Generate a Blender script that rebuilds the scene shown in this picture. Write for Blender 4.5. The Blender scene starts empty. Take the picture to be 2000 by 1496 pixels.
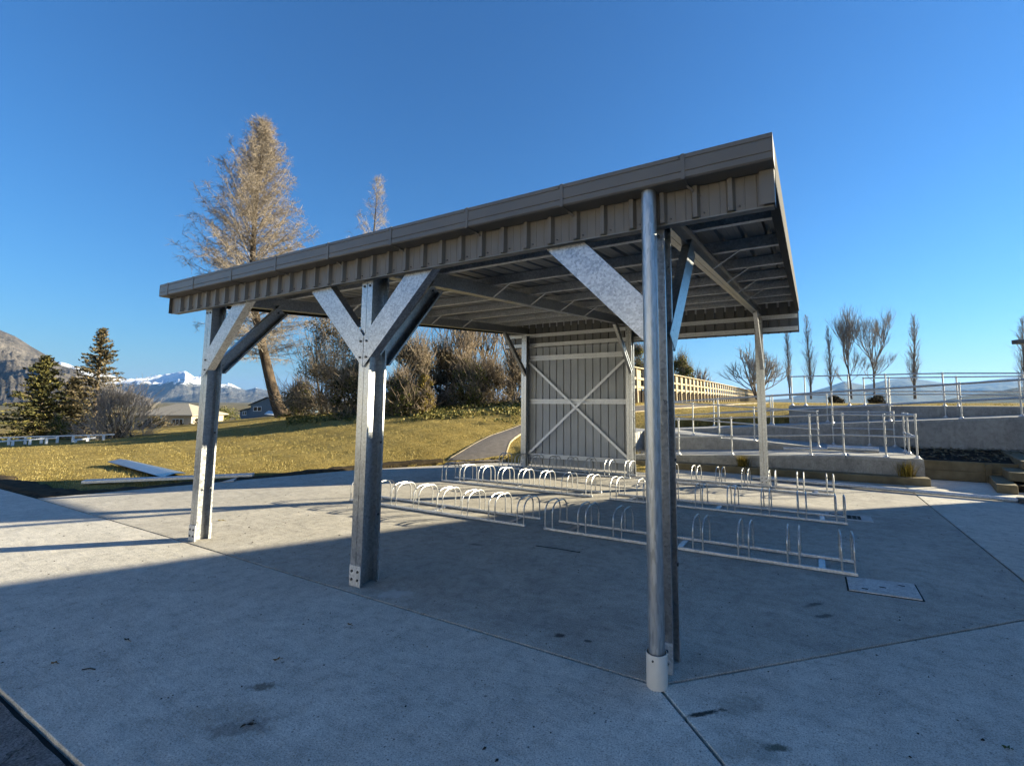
import bpy, bmesh, math, random
import numpy as np
from mathutils import Vector, Matrix, noise
R = math.radians
SC = bpy.context.scene
COL = SC.collection
rng = np.random.default_rng(7)
random.seed(7)

# ------------------------------------------------------------------ camera
F_PX, YAW, PITCH, ROLL = 902.9, -0.4884, 0.0968, 0.0005
CAM = np.array([3.3447, -2.6692, 1.5]); PPX, PPY = 1101.4, 696.0
FW = np.array([math.sin(YAW) * math.cos(PITCH), math.cos(YAW) * math.cos(PITCH), math.sin(PITCH)])
RT0 = np.array([math.cos(YAW), -math.sin(YAW), 0.0]); UP0 = np.cross(RT0, FW)
RT = math.cos(ROLL) * RT0 + math.sin(ROLL) * UP0
UP = -math.sin(ROLL) * RT0 + math.cos(ROLL) * UP0
cd = bpy.data.cameras.new('camera'); cam = bpy.data.objects.new('camera', cd); COL.objects.link(cam)
cd.sensor_fit = 'HORIZONTAL'; cd.sensor_width = 36.0; cd.lens = F_PX / 2000 * 36
cd.shift_x = (1000 - PPX) / 2000; cd.shift_y = (PPY - 748) / 2000
cd.clip_start = 0.05; cd.clip_end = 80000
cam.matrix_world = Matrix(((RT[0], UP[0], -FW[0], CAM[0]), (RT[1], UP[1], -FW[1], CAM[1]), (RT[2], UP[2], -FW[2], CAM[2]), (0, 0, 0, 1)))
SC.camera = cam
def at(px, py, depth):
    """world point on the sight line of photo pixel (px,py) at a real depth in metres"""
    return CAM + depth * (FW + RT * (px - PPX) / F_PX - UP * (py - PPY) / F_PX)

# ------------------------------------------------------------------ sky and sun
SUN_EL = R(15.0); SUN_H = np.array([0.761, 0.649]); SUN_AZ = math.atan2(SUN_H[0], SUN_H[1])
w = bpy.data.worlds.new('World'); SC.world = w; w.use_nodes = True
nt = w.node_tree; bg = nt.nodes['Background']
sky = nt.nodes.new('ShaderNodeTexSky'); sky.sky_type = 'NISHITA'; sky.sun_disc = False
sky.sun_elevation = SUN_EL; sky.sun_rotation = SUN_AZ
sky.altitude = 300; sky.air_density = 1.5; sky.dust_density = 0.0; sky.ozone_density = 10.0
nt.links.new(sky.outputs[0], bg.inputs[0]); bg.inputs[1].default_value = 0.05
sl = bpy.data.lights.new('sun', 'SUN'); sl.energy = 5.0; sl.angle = R(0.55); sl.color = (1.0, 0.90, 0.66)
sun = bpy.data.objects.new('sun', sl); COL.objects.link(sun)
sdir = Vector((SUN_H[0] * math.cos(SUN_EL), SUN_H[1] * math.cos(SUN_EL), math.sin(SUN_EL)))
sun.rotation_euler = sdir.to_track_quat('Z', 'Y').to_euler(); sun.location = (20, 20, 30)
SC.view_settings.view_transform = 'Standard'; SC.view_settings.look = 'None'
SC.view_settings.gamma = 1.0; SC.view_settings.use_curve_mapping = False
SC.view_settings.exposure = 2.02
SC.render.engine = 'CYCLES'
SC.cycles.use_denoising = True; SC.cycles.use_adaptive_sampling = True; SC.cycles.adaptive_threshold = 0.015
SC.cycles.max_bounces = 6; SC.cycles.diffuse_bounces = 3; SC.cycles.glossy_bounces = 3
SC.cycles.transparent_max_bounces = 8; SC.cycles.caustics_reflective = False; SC.cycles.caustics_refractive = False

# ------------------------------------------------------------------ materials
class NT:
    def __init__(s, name):
        s.m = bpy.data.materials.new(name); s.m.use_nodes = True
        s.t = s.m.node_tree; s.b = s.t.nodes['Principled BSDF']; s.out = s.t.nodes['Material Output']
    def n(s, typ, **kw):
        nd = s.t.nodes.new(typ)
        for k, v in kw.items():
            if isinstance(k, str) and k.startswith('i_'):
                key = k[2:]
                nd.inputs[int(key) if key.isdigit() else key.replace('_', ' ')].default_value = v
            else: setattr(nd, k, v)
        return nd
    def l(s, a, b): s.t.links.new(a, b)
    def coord(s, kind='Object', scale=(1, 1, 1), rot=(0, 0, 0)):
        tc = s.n('ShaderNodeTexCoord'); mp = s.n('ShaderNodeMapping')
        mp.inputs['Scale'].default_value = scale; mp.inputs['Rotation'].default_value = rot
        s.l(tc.outputs[kind], mp.inputs[0]); return mp.outputs[0]
    def noise(s, vec, scale, detail=4, rough=.55, dist=0):
        nd = s.n('ShaderNodeTexNoise'); nd.inputs['Scale'].default_value = scale; nd.inputs['Detail'].default_value = detail
        nd.inputs['Roughness'].default_value = rough; nd.inputs['Distortion'].default_value = dist
        s.l(vec, nd.inputs['Vector']); return nd.outputs['Fac']
    def ramp(s, fac, stops):
        r = s.n('ShaderNodeValToRGB'); e = r.color_ramp.elements
        while len(e) < len(stops): e.new(0.5)
        for el, (p, c) in zip(e, stops):
            el.position = p; el.color = (*c, 1) if len(c) == 3 else c
        s.l(fac, r.inputs[0]); return r.outputs[0]
    def mix(s, fac, a, b, mode='MIX'):
        m = s.n('ShaderNodeMix'); m.data_type = 'RGBA'; m.blend_type = mode
        for sock, v in ((m.inputs[0], fac), (m.inputs[6], a), (m.inputs[7], b)):
            if hasattr(v, 'links'): s.l(v, sock)
            elif isinstance(v, (int, float)): sock.default_value = v
            else: sock.default_value = (*v, 1)
        return m.outputs[2]
    def math(s, op, a, b=0.0, clamp=False):
        m = s.n('ShaderNodeMath'); m.operation = op; m.use_clamp = clamp
        for sock, v in ((m.inputs[0], a), (m.inputs[1], b)):
            if hasattr(v, 'links'): s.l(v, sock)
            else: sock.default_value = v
        return m.outputs[0]
    def bump(s, h, strength=.3, dist=.01):
        b = s.n('ShaderNodeBump'); b.inputs['Strength'].default_value = strength; b.inputs['Distance'].default_value = dist
        s.l(h, b.inputs['Height']); s.l(b.outputs[0], s.b.inputs['Normal'])
    def set(s, col=None, rough=None, metal=None, spec=None):
        if col is not None:
            if hasattr(col, 'links'): s.l(col, s.b.inputs['Base Color'])
            else: s.b.inputs['Base Color'].default_value = (*col, 1)
        if rough is not None:
            if hasattr(rough, 'links'): s.l(rough, s.b.inputs['Roughness'])
            else: s.b.inputs['Roughness'].default_value = rough
        if metal is not None: s.b.inputs['Metallic'].default_value = metal
        if spec is not None: s.b.inputs['Specular IOR Level'].default_value = spec
        return s.m

def g3(v): return (v, v, v)
def simple(name, c0, c1=None, scale=6, rough=.8, metal=0, spec=.3, bump=0, bscale=40, kind='Object', stretch=(1, 1, 1)):
    t = NT(name); v = t.coord(kind, stretch)
    c1 = c1 or tuple(x * 1.3 for x in c0)
    n1 = t.noise(v, scale, 5); t.set(t.ramp(n1, [(.3, c0), (.7, c1)]), rough, metal, spec)
    if bump: t.bump(t.noise(v, bscale, 4), bump, .01)
    return t.m

def mat_concrete(name, lo, hi, tint=(1, 1, 1), stains=(), pits=.5, streak_rot=0.0, bumps=.35, sscale=(1.0, 7.0, 1), swt=.20):
    t = NT(name); v = t.coord('Object'); vs = t.coord('Object', sscale, (0, 0, streak_rot))
    big = t.noise(v, .55, 5, .6); mid = t.noise(v, 3.2, 6, .65, .4); fine = t.noise(v, 55, 4, .7); st = t.noise(vs, 2.2, 5, .6, .6)
    f = t.math('ADD', t.math('MULTIPLY', big, .30), t.math('ADD', t.math('MULTIPLY', mid, .32), t.math('ADD', t.math('MULTIPLY', st, swt), t.math('MULTIPLY', fine, .34))))
    c = t.ramp(f, [(.44, tuple(a * b for a, b in zip(g3(lo), tint))), (.74, tuple(a * b for a, b in zip(g3(hi), tint)))])
    vo = t.n('ShaderNodeTexVoronoi'); vo.inputs['Scale'].default_value = 26; t.l(v, vo.inputs['Vector'])
    pm = t.noise(v, 4.5, 3, .6)
    pit = t.math('MULTIPLY', t.ramp(vo.outputs['Distance'], [(.07, g3(1)), (.18, g3(0))]), t.ramp(pm, [(.44, g3(0)), (.58, g3(1))]))
    fl = t.noise(v, 130, 3, .8); md = t.noise(v, 11, 6, .72)
    c = t.mix(1.0, c, t.ramp(fl, [(.34, g3(.42)), (.5, g3(.97)), (.66, g3(1.2))]), 'MULTIPLY')
    c = t.mix(1.0, c, t.ramp(md, [(.32, g3(.74)), (.5, g3(1.0)), (.7, g3(1.12))]), 'MULTIPLY')
    c = t.mix(t.math('MULTIPLY', pit, pits), c, (.06, .06, .055))
    vo2 = t.n('ShaderNodeTexVoronoi'); vo2.inputs['Scale'].default_value = 5; t.l(v, vo2.inputs['Vector'])
    sp = t.math('MULTIPLY', t.ramp(vo2.outputs['Distance'], [(.03, g3(1)), (.06, g3(0))]), t.ramp(t.noise(v, 2.1, 2), [(.5, g3(0)), (.56, g3(1))]))
    c = t.mix(t.math('MULTIPLY', sp, .7), c, (.05, .05, .045))
    for (x, y, rx, ry, rot, amt, col) in stains:
        tc = t.n('ShaderNodeTexCoord'); mp = t.n('ShaderNodeMapping'); mp.vector_type = 'TEXTURE'
        mp.inputs['Location'].default_value = (x, y, 0); mp.inputs['Rotation'].default_value = (0, 0, rot); mp.inputs['Scale'].default_value = (rx, ry, 1)
        t.l(tc.outputs['Object'], mp.inputs[0])
        ln = t.n('ShaderNodeVectorMath'); ln.operation = 'LENGTH'; t.l(mp.outputs[0], ln.inputs[0])
        nn = t.noise(v, 14, 5, .7); d = t.math('ADD', ln.outputs['Value'], t.math('MULTIPLY', t.math('SUBTRACT', nn, .5), 2.4))
        c = t.mix(t.math('MULTIPLY', t.ramp(d, [(.45, g3(1)), (1.0, g3(0))]), amt), c, col)
    t.set(c, .88, 0, .25)
    h = t.math('ADD', t.math('MULTIPLY', fine, .5), t.math('ADD', t.math('MULTIPLY', mid, .9), t.math('ADD', t.math('MULTIPLY', st, 1.2), t.math('MULTIPLY', pit, -.6))))
    t.bump(h, bumps, .02); return t.m

def mat_galv(name, base=(.52, .54, .56), rough=.38, spangle=34, metal=.85, var=.35, stretch=(1, 1, 1)):
    t = NT(name); v = t.coord('Object', stretch)
    vo = t.n('ShaderNodeTexVoronoi'); vo.inputs['Scale'].default_value = spangle; t.l(v, vo.inputs['Vector'])
    sep = t.n('ShaderNodeSeparateColor'); t.l(vo.outputs['Color'], sep.inputs[0])
    n1 = t.noise(v, 3, 5, .6); n2 = t.noise(v, 60, 3)
    f = t.math('ADD', t.math('MULTIPLY', sep.outputs[0], .4), t.math('ADD', t.math('MULTIPLY', n1, .4), t.math('MULTIPLY', n2, .25)))
    c = t.ramp(f, [(.25, tuple(b * (1 - var) for b in base)), (.8, tuple(min(1, b * (1 + var)) for b in base))])
    dirt = t.ramp(t.noise(v, 9, 6, .75), [(.60, g3(0)), (.74, g3(1))])
    c = t.mix(t.math('MULTIPLY', dirt, .35), c, (.16, .15, .13))
    rr = t.math('ADD', rough - .1, t.math('MULTIPLY', f, .25))
    t.set(c, rr, metal, .5); t.bump(f, .08, .004); return t.m

M = {}
M['galv'] = mat_galv('galvanised_steel', (.41, .42, .43), .31, 60, .92, .25)
M['galv_brace'] = mat_galv('galvanised_brace', (.39, .40, .42), .36, 75, .9, .36)
M['galv_pipe'] = mat_galv('galvanised_pipe', (.44, .45, .46), .38, 120, .85, .26, (1, 1, .16))
M['galv_dull'] = mat_galv('galvanised_dull', (.55, .56, .57), .5, 60, .6, .25)
M['rail_steel'] = mat_galv('handrail_steel', (.50, .50, .49), .42, 80, .7, .2)
M['hoop_steel'] = mat_galv('hoop_steel', (.48, .48, .475), .36, 80, .8, .25)
M['fascia'] = simple('fascia_paint', (.125, .108, .09), (.15, .13, .108), 3, .42, 0, .5, .05, 200)
M['gutter'] = simple('gutter_paint', (.115, .102, .087), (.138, .122, .104), 3, .40, 0, .5)
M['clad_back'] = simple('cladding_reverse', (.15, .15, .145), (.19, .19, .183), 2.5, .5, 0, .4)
M['barge'] = simple('barge_paint', (.055, .052, .048), (.075, .07, .065), 3, .85, 0, .12)
M['brace_strap'] = mat_galv('bright_strap', (.72, .73, .74), .5, 90, .5, .15)
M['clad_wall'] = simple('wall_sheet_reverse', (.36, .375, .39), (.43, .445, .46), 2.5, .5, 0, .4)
M['bolt'] = simple('bolt_zinc', (.05, .05, .052), (.10, .10, .10), 30, .5, .6)
M['pvc'] = simple('pvc_socket', (.50, .47, .42), (.60, .57, .51), 9, .45, 0, .5)
M['dark'] = simple('dark_joint', (.018, .018, .017), (.035, .034, .03), 20, .95)
M['rubber'] = simple('black_rubber', (.012, .012, .012), (.02, .02, .02), 20, .7)

# ------------------------------------------------------------------ mesh helpers
def obj(name, mesh, mat, parent=None, loc=(0, 0, 0), rot=(0, 0, 0)):
    o = bpy.data.objects.new(name, mesh); COL.objects.link(o)
    if mat is not None and len(mesh.materials) == 0: mesh.materials.append(M[mat] if isinstance(mat, str) else mat)
    o.location = loc; o.rotation_euler = rot
    if parent is not None: o.parent = parent
    return o
def tag(o, label=None, cat=None, group=None, kind=None):
    if label: o['label'] = label
    if cat: o['category'] = cat
    if group: o['group'] = group
    if kind: o['kind'] = kind
    return o
def thing(name, label, cat, loc=(0, 0, 0), rz=0, group=None):
    o = bpy.data.objects.new(name, None); COL.objects.link(o); o.location = loc; o.rotation_euler = (0, 0, rz)
    o.empty_display_size = .2
    return tag(o, label, cat, group)
class MB:
    def __init__(s): s.v = []; s.f = []
    def add(s, vs, fs):
        b = len(s.v); s.v.extend([tuple(map(float, p)) for p in vs]); s.f.extend([tuple(i + b for i in f) for f in fs]); return s
    def box(s, x0, x1, y0, y1, z0, z1):
        return s.add([(x0, y0, z0), (x1, y0, z0), (x1, y1, z0), (x0, y1, z0), (x0, y0, z1), (x1, y0, z1), (x1, y1, z1), (x0, y1, z1)],
                     [(0, 3, 2, 1), (4, 5, 6, 7), (0, 1, 5, 4), (1, 2, 6, 5), (2, 3, 7, 6), (3, 0, 4, 7)])
    def hexa(s, p): return s.add(p, [(0, 3, 2, 1), (4, 5, 6, 7), (0, 1, 5, 4), (1, 2, 6, 5), (2, 3, 7, 6), (3, 0, 4, 7)])
    def prism(s, poly, z0, z1, fn=None):
        n = len(poly); fn = fn or (lambda a, b, z: (a, b, z))
        s.add([fn(*p, z0) for p in poly] + [fn(*p, z1) for p in poly],
              [tuple(range(n))[::-1], tuple(range(n, 2 * n))] + [(i, (i + 1) % n, n + (i + 1) % n, n + i) for i in range(n)]); return s
    def sheet(s, prof, a, b):
        """open profile: prof points -> a(p) and b(p) ends"""
        n = len(prof); s.add([a(p) for p in prof] + [b(p) for p in prof], [(i, i + 1, n + i + 1, n + i) for i in range(n - 1)]); return s
    def tube(s, pts, r, n=10, caps=True):
        pts = [Vector(p) for p in pts]; rs = r if hasattr(r, '__len__') else [r] * len(pts)
        rings = []; prev = None
        for i, p in enumerate(pts):
            d = (pts[min(i + 1, len(pts) - 1)] - pts[max(i - 1, 0)]).normalized()
            if prev is None:
                u = d.cross(Vector((0, 0, 1)) if abs(d.z) < .9 else Vector((1, 0, 0))).normalized()
            else: u = (prev - d * prev.dot(d)).normalized()
            prev = u; v = d.cross(u)
            rings.append([p + (u * math.cos(2 * math.pi * k / n) + v * math.sin(2 * math.pi * k / n)) * rs[i] for k in range(n)])
        vs = [q for ring in rings for q in ring]; fs = []
        for i in range(len(pts) - 1):
            for k in range(n): fs.append((i * n + k, i * n + (k + 1) % n, (i + 1) * n + (k + 1) % n, (i + 1) * n + k))
        if caps: fs.append(tuple(range(n))[::-1]); fs.append(tuple((len(pts) - 1) * n + k for k in range(n)))
        return s.add(vs, fs)
    def mesh(s, name, smooth=False, bevel=0):
        me = bpy.data.meshes.new(name); me.from_pydata(s.v, [], s.f); me.update()
        bm = bmesh.new(); bm.from_mesh(me); bmesh.ops.recalc_face_normals(bm, faces=bm.faces)
        if bevel: bmesh.ops.bevel(bm, geom=[e for e in bm.edges if len(e.link_faces) == 2 and e.calc_face_angle(0) > .6], offset=bevel, segments=2, profile=.6, affect='EDGES')
        bm.to_mesh(me); bm.free()
        if smooth:
            me.polygons.foreach_set('use_smooth', [True] * len(me.polygons))
            try: me.set_sharp_from_angle(angle=R(40))
            except Exception: pass
        return me
    def build(s, name, mat, parent=None, smooth=False, bevel=0, loc=(0, 0, 0)):
        return obj(name, s.mesh(name, smooth, bevel), mat, parent, loc)

# ================================================================== PAVEMENT
st_front = [(.72, -1.12, .09, .05, .5, .75, (.09, .07, .045)), (.80, -1.33, .30, .11, .5, .30, (.20, .17, .13)), (.95, -1.35, .18, .07, .7, .5, (.12, .10, .08))]
st_shed = [(1.85, .09, .05, .035, .3, .9, (.03, .03, .03)), (2.04, .11, .03, .022, .2, .85, (.04, .04, .04)), (3.30, 1.38, .12, .03, .9, .7, (.05, .05, .05)), (3.36, 1.2, .10, .03, .8, .7, (.05, .05, .05)), (.18, 1.35, .12, .05, .2, .5, (.06, .06, .06)), (.4, .05, .16, .09, .6, .55, (.55, .55, .53)), (1.7, .2, .5, .2, .3, .2, (.1, .1, .1))]
st_right = [(2.97, -.09, .17, .10, .7, .38, (.15, .14, .11)), (2.82, -.24, .13, .02, .75, .95, (.02, .02, .015)), (3.05, -.38, .16, .09, .4, .35, (.16, .15, .12)), (3.15, -.32, .07, .03, .4, .8, (.05, .06, .04))]
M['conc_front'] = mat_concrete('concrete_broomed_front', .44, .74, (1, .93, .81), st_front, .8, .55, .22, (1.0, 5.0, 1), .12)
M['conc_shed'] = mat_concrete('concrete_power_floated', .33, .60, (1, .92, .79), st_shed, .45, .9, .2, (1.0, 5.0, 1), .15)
M['conc_right'] = mat_concrete('concrete_broomed_right', .44, .74, (1, .93, .81), st_right, .8, .3, .22, (1.0, 5.0, 1), .12)
M['conc_far'] = mat_concrete('concrete_broomed_far', .44, .74, (1, .93, .81), (), .7, .2, .5)
M['conc_wall'] = mat_concrete('concrete_offform_wall', .22, .44, (1, .95, .86), (), .5, 0, .25, (3.5, 3.5, .6), .3)
M['conc_deck'] = mat_concrete('concrete_ramp_deck', .32, .46, (1, .97, .9), (), .3, 0, .25)
M['lid'] = mat_concrete('concrete_cover_lid', .50, .68, (1, .97, .92), (), .4, .5, .3)
t = NT('old_asphalt'); v = t.coord('Object'); nn = t.noise(v, 90, 4, .75); n2 = t.noise(v, 6, 5, .6)
c = t.ramp(t.math('ADD', t.math('MULTIPLY', nn, .65), t.math('MULTIPLY', n2, .35)), [(.38, (.06, .06, .058)), (.62, (.34, .33, .315))])
wv = t.n('ShaderNodeVectorMath'); wv.operation = 'ADD'; nv = t.n('ShaderNodeTexNoise'); nv.inputs['Scale'].default_value = 5; t.l(v, nv.inputs['Vector']); t.l(v, wv.inputs[0]); t.l(nv.outputs['Color'], wv.inputs[1])
vc = t.n('ShaderNodeTexVoronoi'); vc.feature = 'DISTANCE_TO_EDGE'; vc.inputs['Scale'].default_value = 1.7; t.l(wv.outputs[0], vc.inputs['Vector'])
ck = t.math('MULTIPLY', t.ramp(vc.outputs['Distance'], [(.003, g3(1)), (.014, g3(0))]), t.ramp(n2, [(.42, g3(0)), (.55, g3(1))])); c = t.mix(t.math('MULTIPLY', ck, .75), c, (.03, .031, .028))
t.set(c, .95, 0, .2); t.bump(t.math('SUBTRACT', nn, ck), .9, .02); M['asphalt'] = t.m

PAVE_POLY = [(-15, -1.75), (-15, -.1), (-7.32, -.04), (-6.30, 2.62), (-5.60, 4.29), (-4.38, 5.88), (-3.47, 6.98), (.28, 6.98), (.3, 7.9), (9.7, 8.8), (9.7, -8), (-15, -8)]
pav = MB().prism(PAVE_POLY, -.30, -.032).build('pavement', 'dark'); tag(pav, kind='structure')
def inset(poly, d):
    n = len(poly); A = sum(poly[i][0] * poly[(i + 1) % n][1] - poly[(i + 1) % n][0] * poly[i][1] for i in range(n)); s = 1 if A > 0 else -1
    out = []
    for i in range(n):
        p0, p1, p2 = Vector(poly[i - 1]), Vector(poly[i]), Vector(poly[(i + 1) % n])
        e1 = (p1 - p0).normalized(); e2 = (p2 - p1).normalized()
        n1 = Vector((-e1.y, e1.x)) * s; n2 = Vector((-e2.y, e2.x)) * s
        b = (n1 + n2); k = d / max(.25, 1 + n1.dot(n2)); out.append(tuple(p1 + b * k))
    return out
def slab(poly, mat, ztop=0.0, gap=.009):
    p = inset(poly, gap)
    mb = MB(); q = inset(p, .002); n = len(p)
    mb.add([(*a, -.12) for a in p] + [(*a, ztop - .002) for a in p] + [(*a, ztop) for a in q],
           [tuple(range(n))[::-1], tuple(range(2 * n, 3 * n))] + [(i, (i + 1) % n, n + (i + 1) % n, n + i) for i in range(n)] + [(n + i, n + (i + 1) % n, 2 * n + (i + 1) % n, 2 * n + i) for i in range(n)])
    return mb.build('concrete_slab', mat, pav)
SHED = [(-7.30, -.02), (-3.0, -.05), (2.56, -.13), (4.87, 2.06), (4.76, 7.72), (.35, 7.72), (.30, 6.95), (-3.45, 6.95), (-4.35, 5.85), (-5.56, 4.27), (-6.25, 2.62)]
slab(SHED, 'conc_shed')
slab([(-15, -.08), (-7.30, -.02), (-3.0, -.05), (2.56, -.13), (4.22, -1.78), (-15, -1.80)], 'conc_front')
slab([(2.56, -.13), (4.22, -1.78), (9.6, -1.78), (9.6, 2.06), (4.87, 2.06)], 'conc_right')
slab([(4.87, 2.06), (9.6, 2.06), (9.6, 8.75), (4.74, 8.75)], 'conc_far')
ap = MB()
nx, ny = 260, 60
for j in range(ny + 1):
    for i in range(nx + 1):
        x = -15.5 + 25 * i / nx; y = -7.6 + 5.798 * j / ny
        ap.v.append((x, y, -.014 + .008 * noise.fractal(Vector((x * 5, y * 5, 0)), 1, 2, 3)))
for j in range(ny):
    for i in range(nx): a = j * (nx + 1) + i; ap.f.append((a, a + 1, a + nx + 2, a + nx + 1))
tag(ap.build('asphalt_yard', 'asphalt', None, True), kind='structure')

# ================================================================== BIKE SHELTER
XA, XB, XC = -2.618, 0.0, 2.543
W_BACK = 6.53; SL = .075
shel = thing('bike_shelter', 'open galvanised steel bike shelter with grey low pitched roof', 'shelter', (0, 0, 0))
def cc_mesh(mb, cx, y0, y1, z0, z1, fl=.064, t=.005, lip=.017, gap=.004, sides=(-1, 1)):
    """lipped channels back to back, webs along y, flanges along x"""
    for s in sides:
        w0 = cx + s * gap / 2; w1 = w0 + s * t; e = cx + s * (gap / 2 + fl)
        def b(a, c, ya, yb): mb.box(min(a, c), max(a, c), ya, yb, z0, z1)
        b(w0, w1, y0, y1); b(w1, e, y0, y0 + t); b(w1, e, y1 - t, y1); b(e - s * t, e, y0 + t, y0 + lip); b(e - s * t, e, y1 - lip, y1 - t)
bolt_me = MB().tube([(0, 0, 0), (0, -.008, 0)], .0105, 6).mesh('bolt'); bolt_me.materials.append(M['bolt'])
def bolt(parent, p, axis='y'):
    o = bpy.data.objects.new('bolt', bolt_me); COL.objects.link(o); o.parent = parent; o.location = p
    if axis == 'x': o.rotation_euler = (0, 0, R(90))
    return o
def post(cx, y0, y1, ztop, front=True):
    mb = MB(); cc_mesh(mb, cx, y0, y1, .0, ztop); p = mb.build('post', 'galv', shel)
    # base bracket plates front and rear, bolted
    for yy, sg in ((y0 - .0065, -1), (y1 + .0005, 1)):
        br = MB().box(cx - .067, cx + .067, yy, yy + .006, .002, .165); o = br.build('base_bracket', 'galv_dull', p)
        for bx in (-.034, .034):
            for bz in (.055, .12): bolt(o, (cx + bx, yy if sg < 0 else yy + .014, bz))
    for bz in (ztop - .05, ztop - .13):
        for bx in (-.034, .034): bolt(p, (cx + bx, y0, bz))
    for bz in (.55, 1.15): bolt(p, (cx + .068, y1 - .03, bz), 'x')
    return p
DP = {XA: .142, XB: .175, XC: .158}
for X in (XA, XB, XC): post(X, 0, DP[X], 2.62)
for X in (XA, XB, XC): post(X, W_BACK, W_BACK + .15, 3.06)

def brace_front(cx, s, ztop=2.60, zlo=1.787, zhi=2.055, dx=0.0):
    """knee brace lying in the front plane, web facing out, from post centre up towards side s"""
    m = .985
    x0 = cx + s * .003
    lo = lambda d: zlo + d * m; hi = lambda d: zhi + d * 1.02
    d1 = (ztop - zlo) / m; d2 = (ztop - zhi) / 1.02
    poly = [(0, zlo), (d1, ztop), (d2, ztop), (0, zhi)]
    mb = MB().prism([(x0 + s * a, b) for a, b in poly], -.0165, -.0115, lambda a, b, z: (a, z, b))
    def flange(da, za, db, zb, t=.005):
        p = [(x0 + s * da, za), (x0 + s * db, zb), (x0 + s * (db - t * .7), zb + t * .7), (x0 + s * (da - t * .7), za + t * .7)]
        mb.prism(p, -.0115, .062, lambda a, b, z: (a, z, b))
        q = [(x0 + s * da, za), (x0 + s * db, zb), (x0 + s * (db - .012), zb + .012), (x0 + s * (da - .012), za + .012)]
    flange(.085, lo(.085), d1, ztop); 
    flange(.085 + .004, hi(.085) - .004, d2 + .004, ztop - .004)
    o = mb.build('knee_brace', 'galv_brace', shel)
    for a, b in ((.034, zlo + .085), (.034, zhi - .045)): bolt(o, (x0 + s * a, -.0165, b))
    return o
brace_front(XB, 1); brace_front(XB, -1); brace_front(XC, -1, zlo=1.80, zhi=2.07); brace_front(XA, 1, zlo=1.76, zhi=2.0)
def brace_rake(cx, y0, z0, y1, z1, wd=.15, name='knee_brace', wx=.062, flip=False):
    """channel brace in the plane of a rafter"""
    d = Vector((0, y1 - y0, z1 - z0)).normalized(); nrm = Vector((0, -d.z, d.y)); t = .005; mb = MB()
    A = Vector((cx, y0, z0)); B = Vector((cx, y1, z1))
    def bar(xa, xb, na, nb):
        if flip: xa, xb = -xb, -xa
        mb.hexa([A + Vector((xa, 0, 0)) + nrm * na, A + Vector((xb, 0, 0)) + nrm * na, A + Vector((xb, 0, 0)) + nrm * nb, A + Vector((xa, 0, 0)) + nrm * nb,
                 B + Vector((xa, 0, 0)) + nrm * na, B + Vector((xb, 0, 0)) + nrm * na, B + Vector((xb, 0, 0)) + nrm * nb, B + Vector((xa, 0, 0)) + nrm * nb])
    bar(-wx / 2, -wx / 2 + t, -wd / 2, wd / 2); bar(-wx / 2 + t, wx / 2, -wd / 2, -wd / 2 + t); bar(-wx / 2 + t, wx / 2, wd / 2 - t, wd / 2); bar(wx / 2 - t, wx / 2, -wd / 2 + t, -wd / 2 + .018); bar(wx / 2 - t, wx / 2, wd / 2 - .018, wd / 2 - t)
    o = mb.build(name, 'galv', shel)
    for k in (.06, .94):
        p = A.lerp(B, k); bolt(o, (cx - wx / 2 + .012, p.y, p.z), 'x')
    return o
for X in (XA, XB, XC):
    off = .038
    brace_rake(X + off, DP[X] - .02, 1.86, .80, 2.66 + .0, flip=X > 1)
    brace_rake(X + off, W_BACK + .03, 2.12, W_BACK - .86, 3.02, .10)
# rafters
def zr(y, z0): return z0 + SL * y
for X in (XA, XB, XC):
    mb = MB(); t = .005; ya, yb = .02, W_BACK + .17
    for s in (-1, 1):
        def bar(xa, xb, za, zb):
            xa, xb = sorted((X + s * xa, X + s * xb))
            mb.hexa([(xa, ya, zr(ya, za)), (xb, ya, zr(ya, za)), (xb, yb, zr(yb, za)), (xa, yb, zr(yb, za)), (xa, ya, zr(ya, zb)), (xb, ya, zr(ya, zb)), (xb, yb, zr(yb, zb)), (xa, yb, zr(yb, zb))])
        bar(.002, .007, 2.60, 2.748); bar(.007, .05, 2.60, 2.605); bar(.007, .05, 2.743, 2.748); bar(.045, .05, 2.605, 2.618); bar(.045, .05, 2.73, 2.743)
    mb.build('rafter', 'galv', shel)
# purlins
XL, XR = -3.30, 3.20
PUR = [.02 + k * .845 for k in range(9)]
for y in PUR:
    mb = MB(); z = zr(y, 2.750); t = .004
    mb.box(XL + .03, XR - .03, y, y + t, z, z + .1); mb.box(XL + .03, XR - .03, y + t, y + .05, z, z + t); mb.box(XL + .03, XR - .03, y + t, y + .05, z + .1 - t, z + .1); mb.box(XL + .03, XR - .03, y + .046, y + .05, z + t, z + .016)
    mb.build('purlin', 'galv_dull', shel)
# fly braces from rafter bottom to purlin
for X in (XA, XB, XC):
    for k in (2, 3, 4, 5):
        y = PUR[k] + .02; z = zr(y, 2.602)
        for s in ((1,) if X > 1 else ((-1, 1) if k % 2 == 0 else (1,))):
            mb = MB(); a = Vector((X + s * .045, y, z)); b = Vector((X + s * .30, y, z + .152)); n_ = Vector((-(b - a).z, 0, (b - a).x)).normalized()
            mb.hexa([a + n_ * .002 + Vector((0, -.014, 0)), b + n_ * .002 + Vector((0, -.014, 0)), b + n_ * .002 + Vector((0, .014, 0)), a + n_ * .002 + Vector((0, .014, 0)),
                     a - n_ * .002 + Vector((0, -.014, 0)), b - n_ * .002 + Vector((0, -.014, 0)), b - n_ * .002 + Vector((0, .014, 0)), a - n_ * .002 + Vector((0, .014, 0))])
            mb.build('fly_brace', 'galv_dull', shel)
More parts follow.
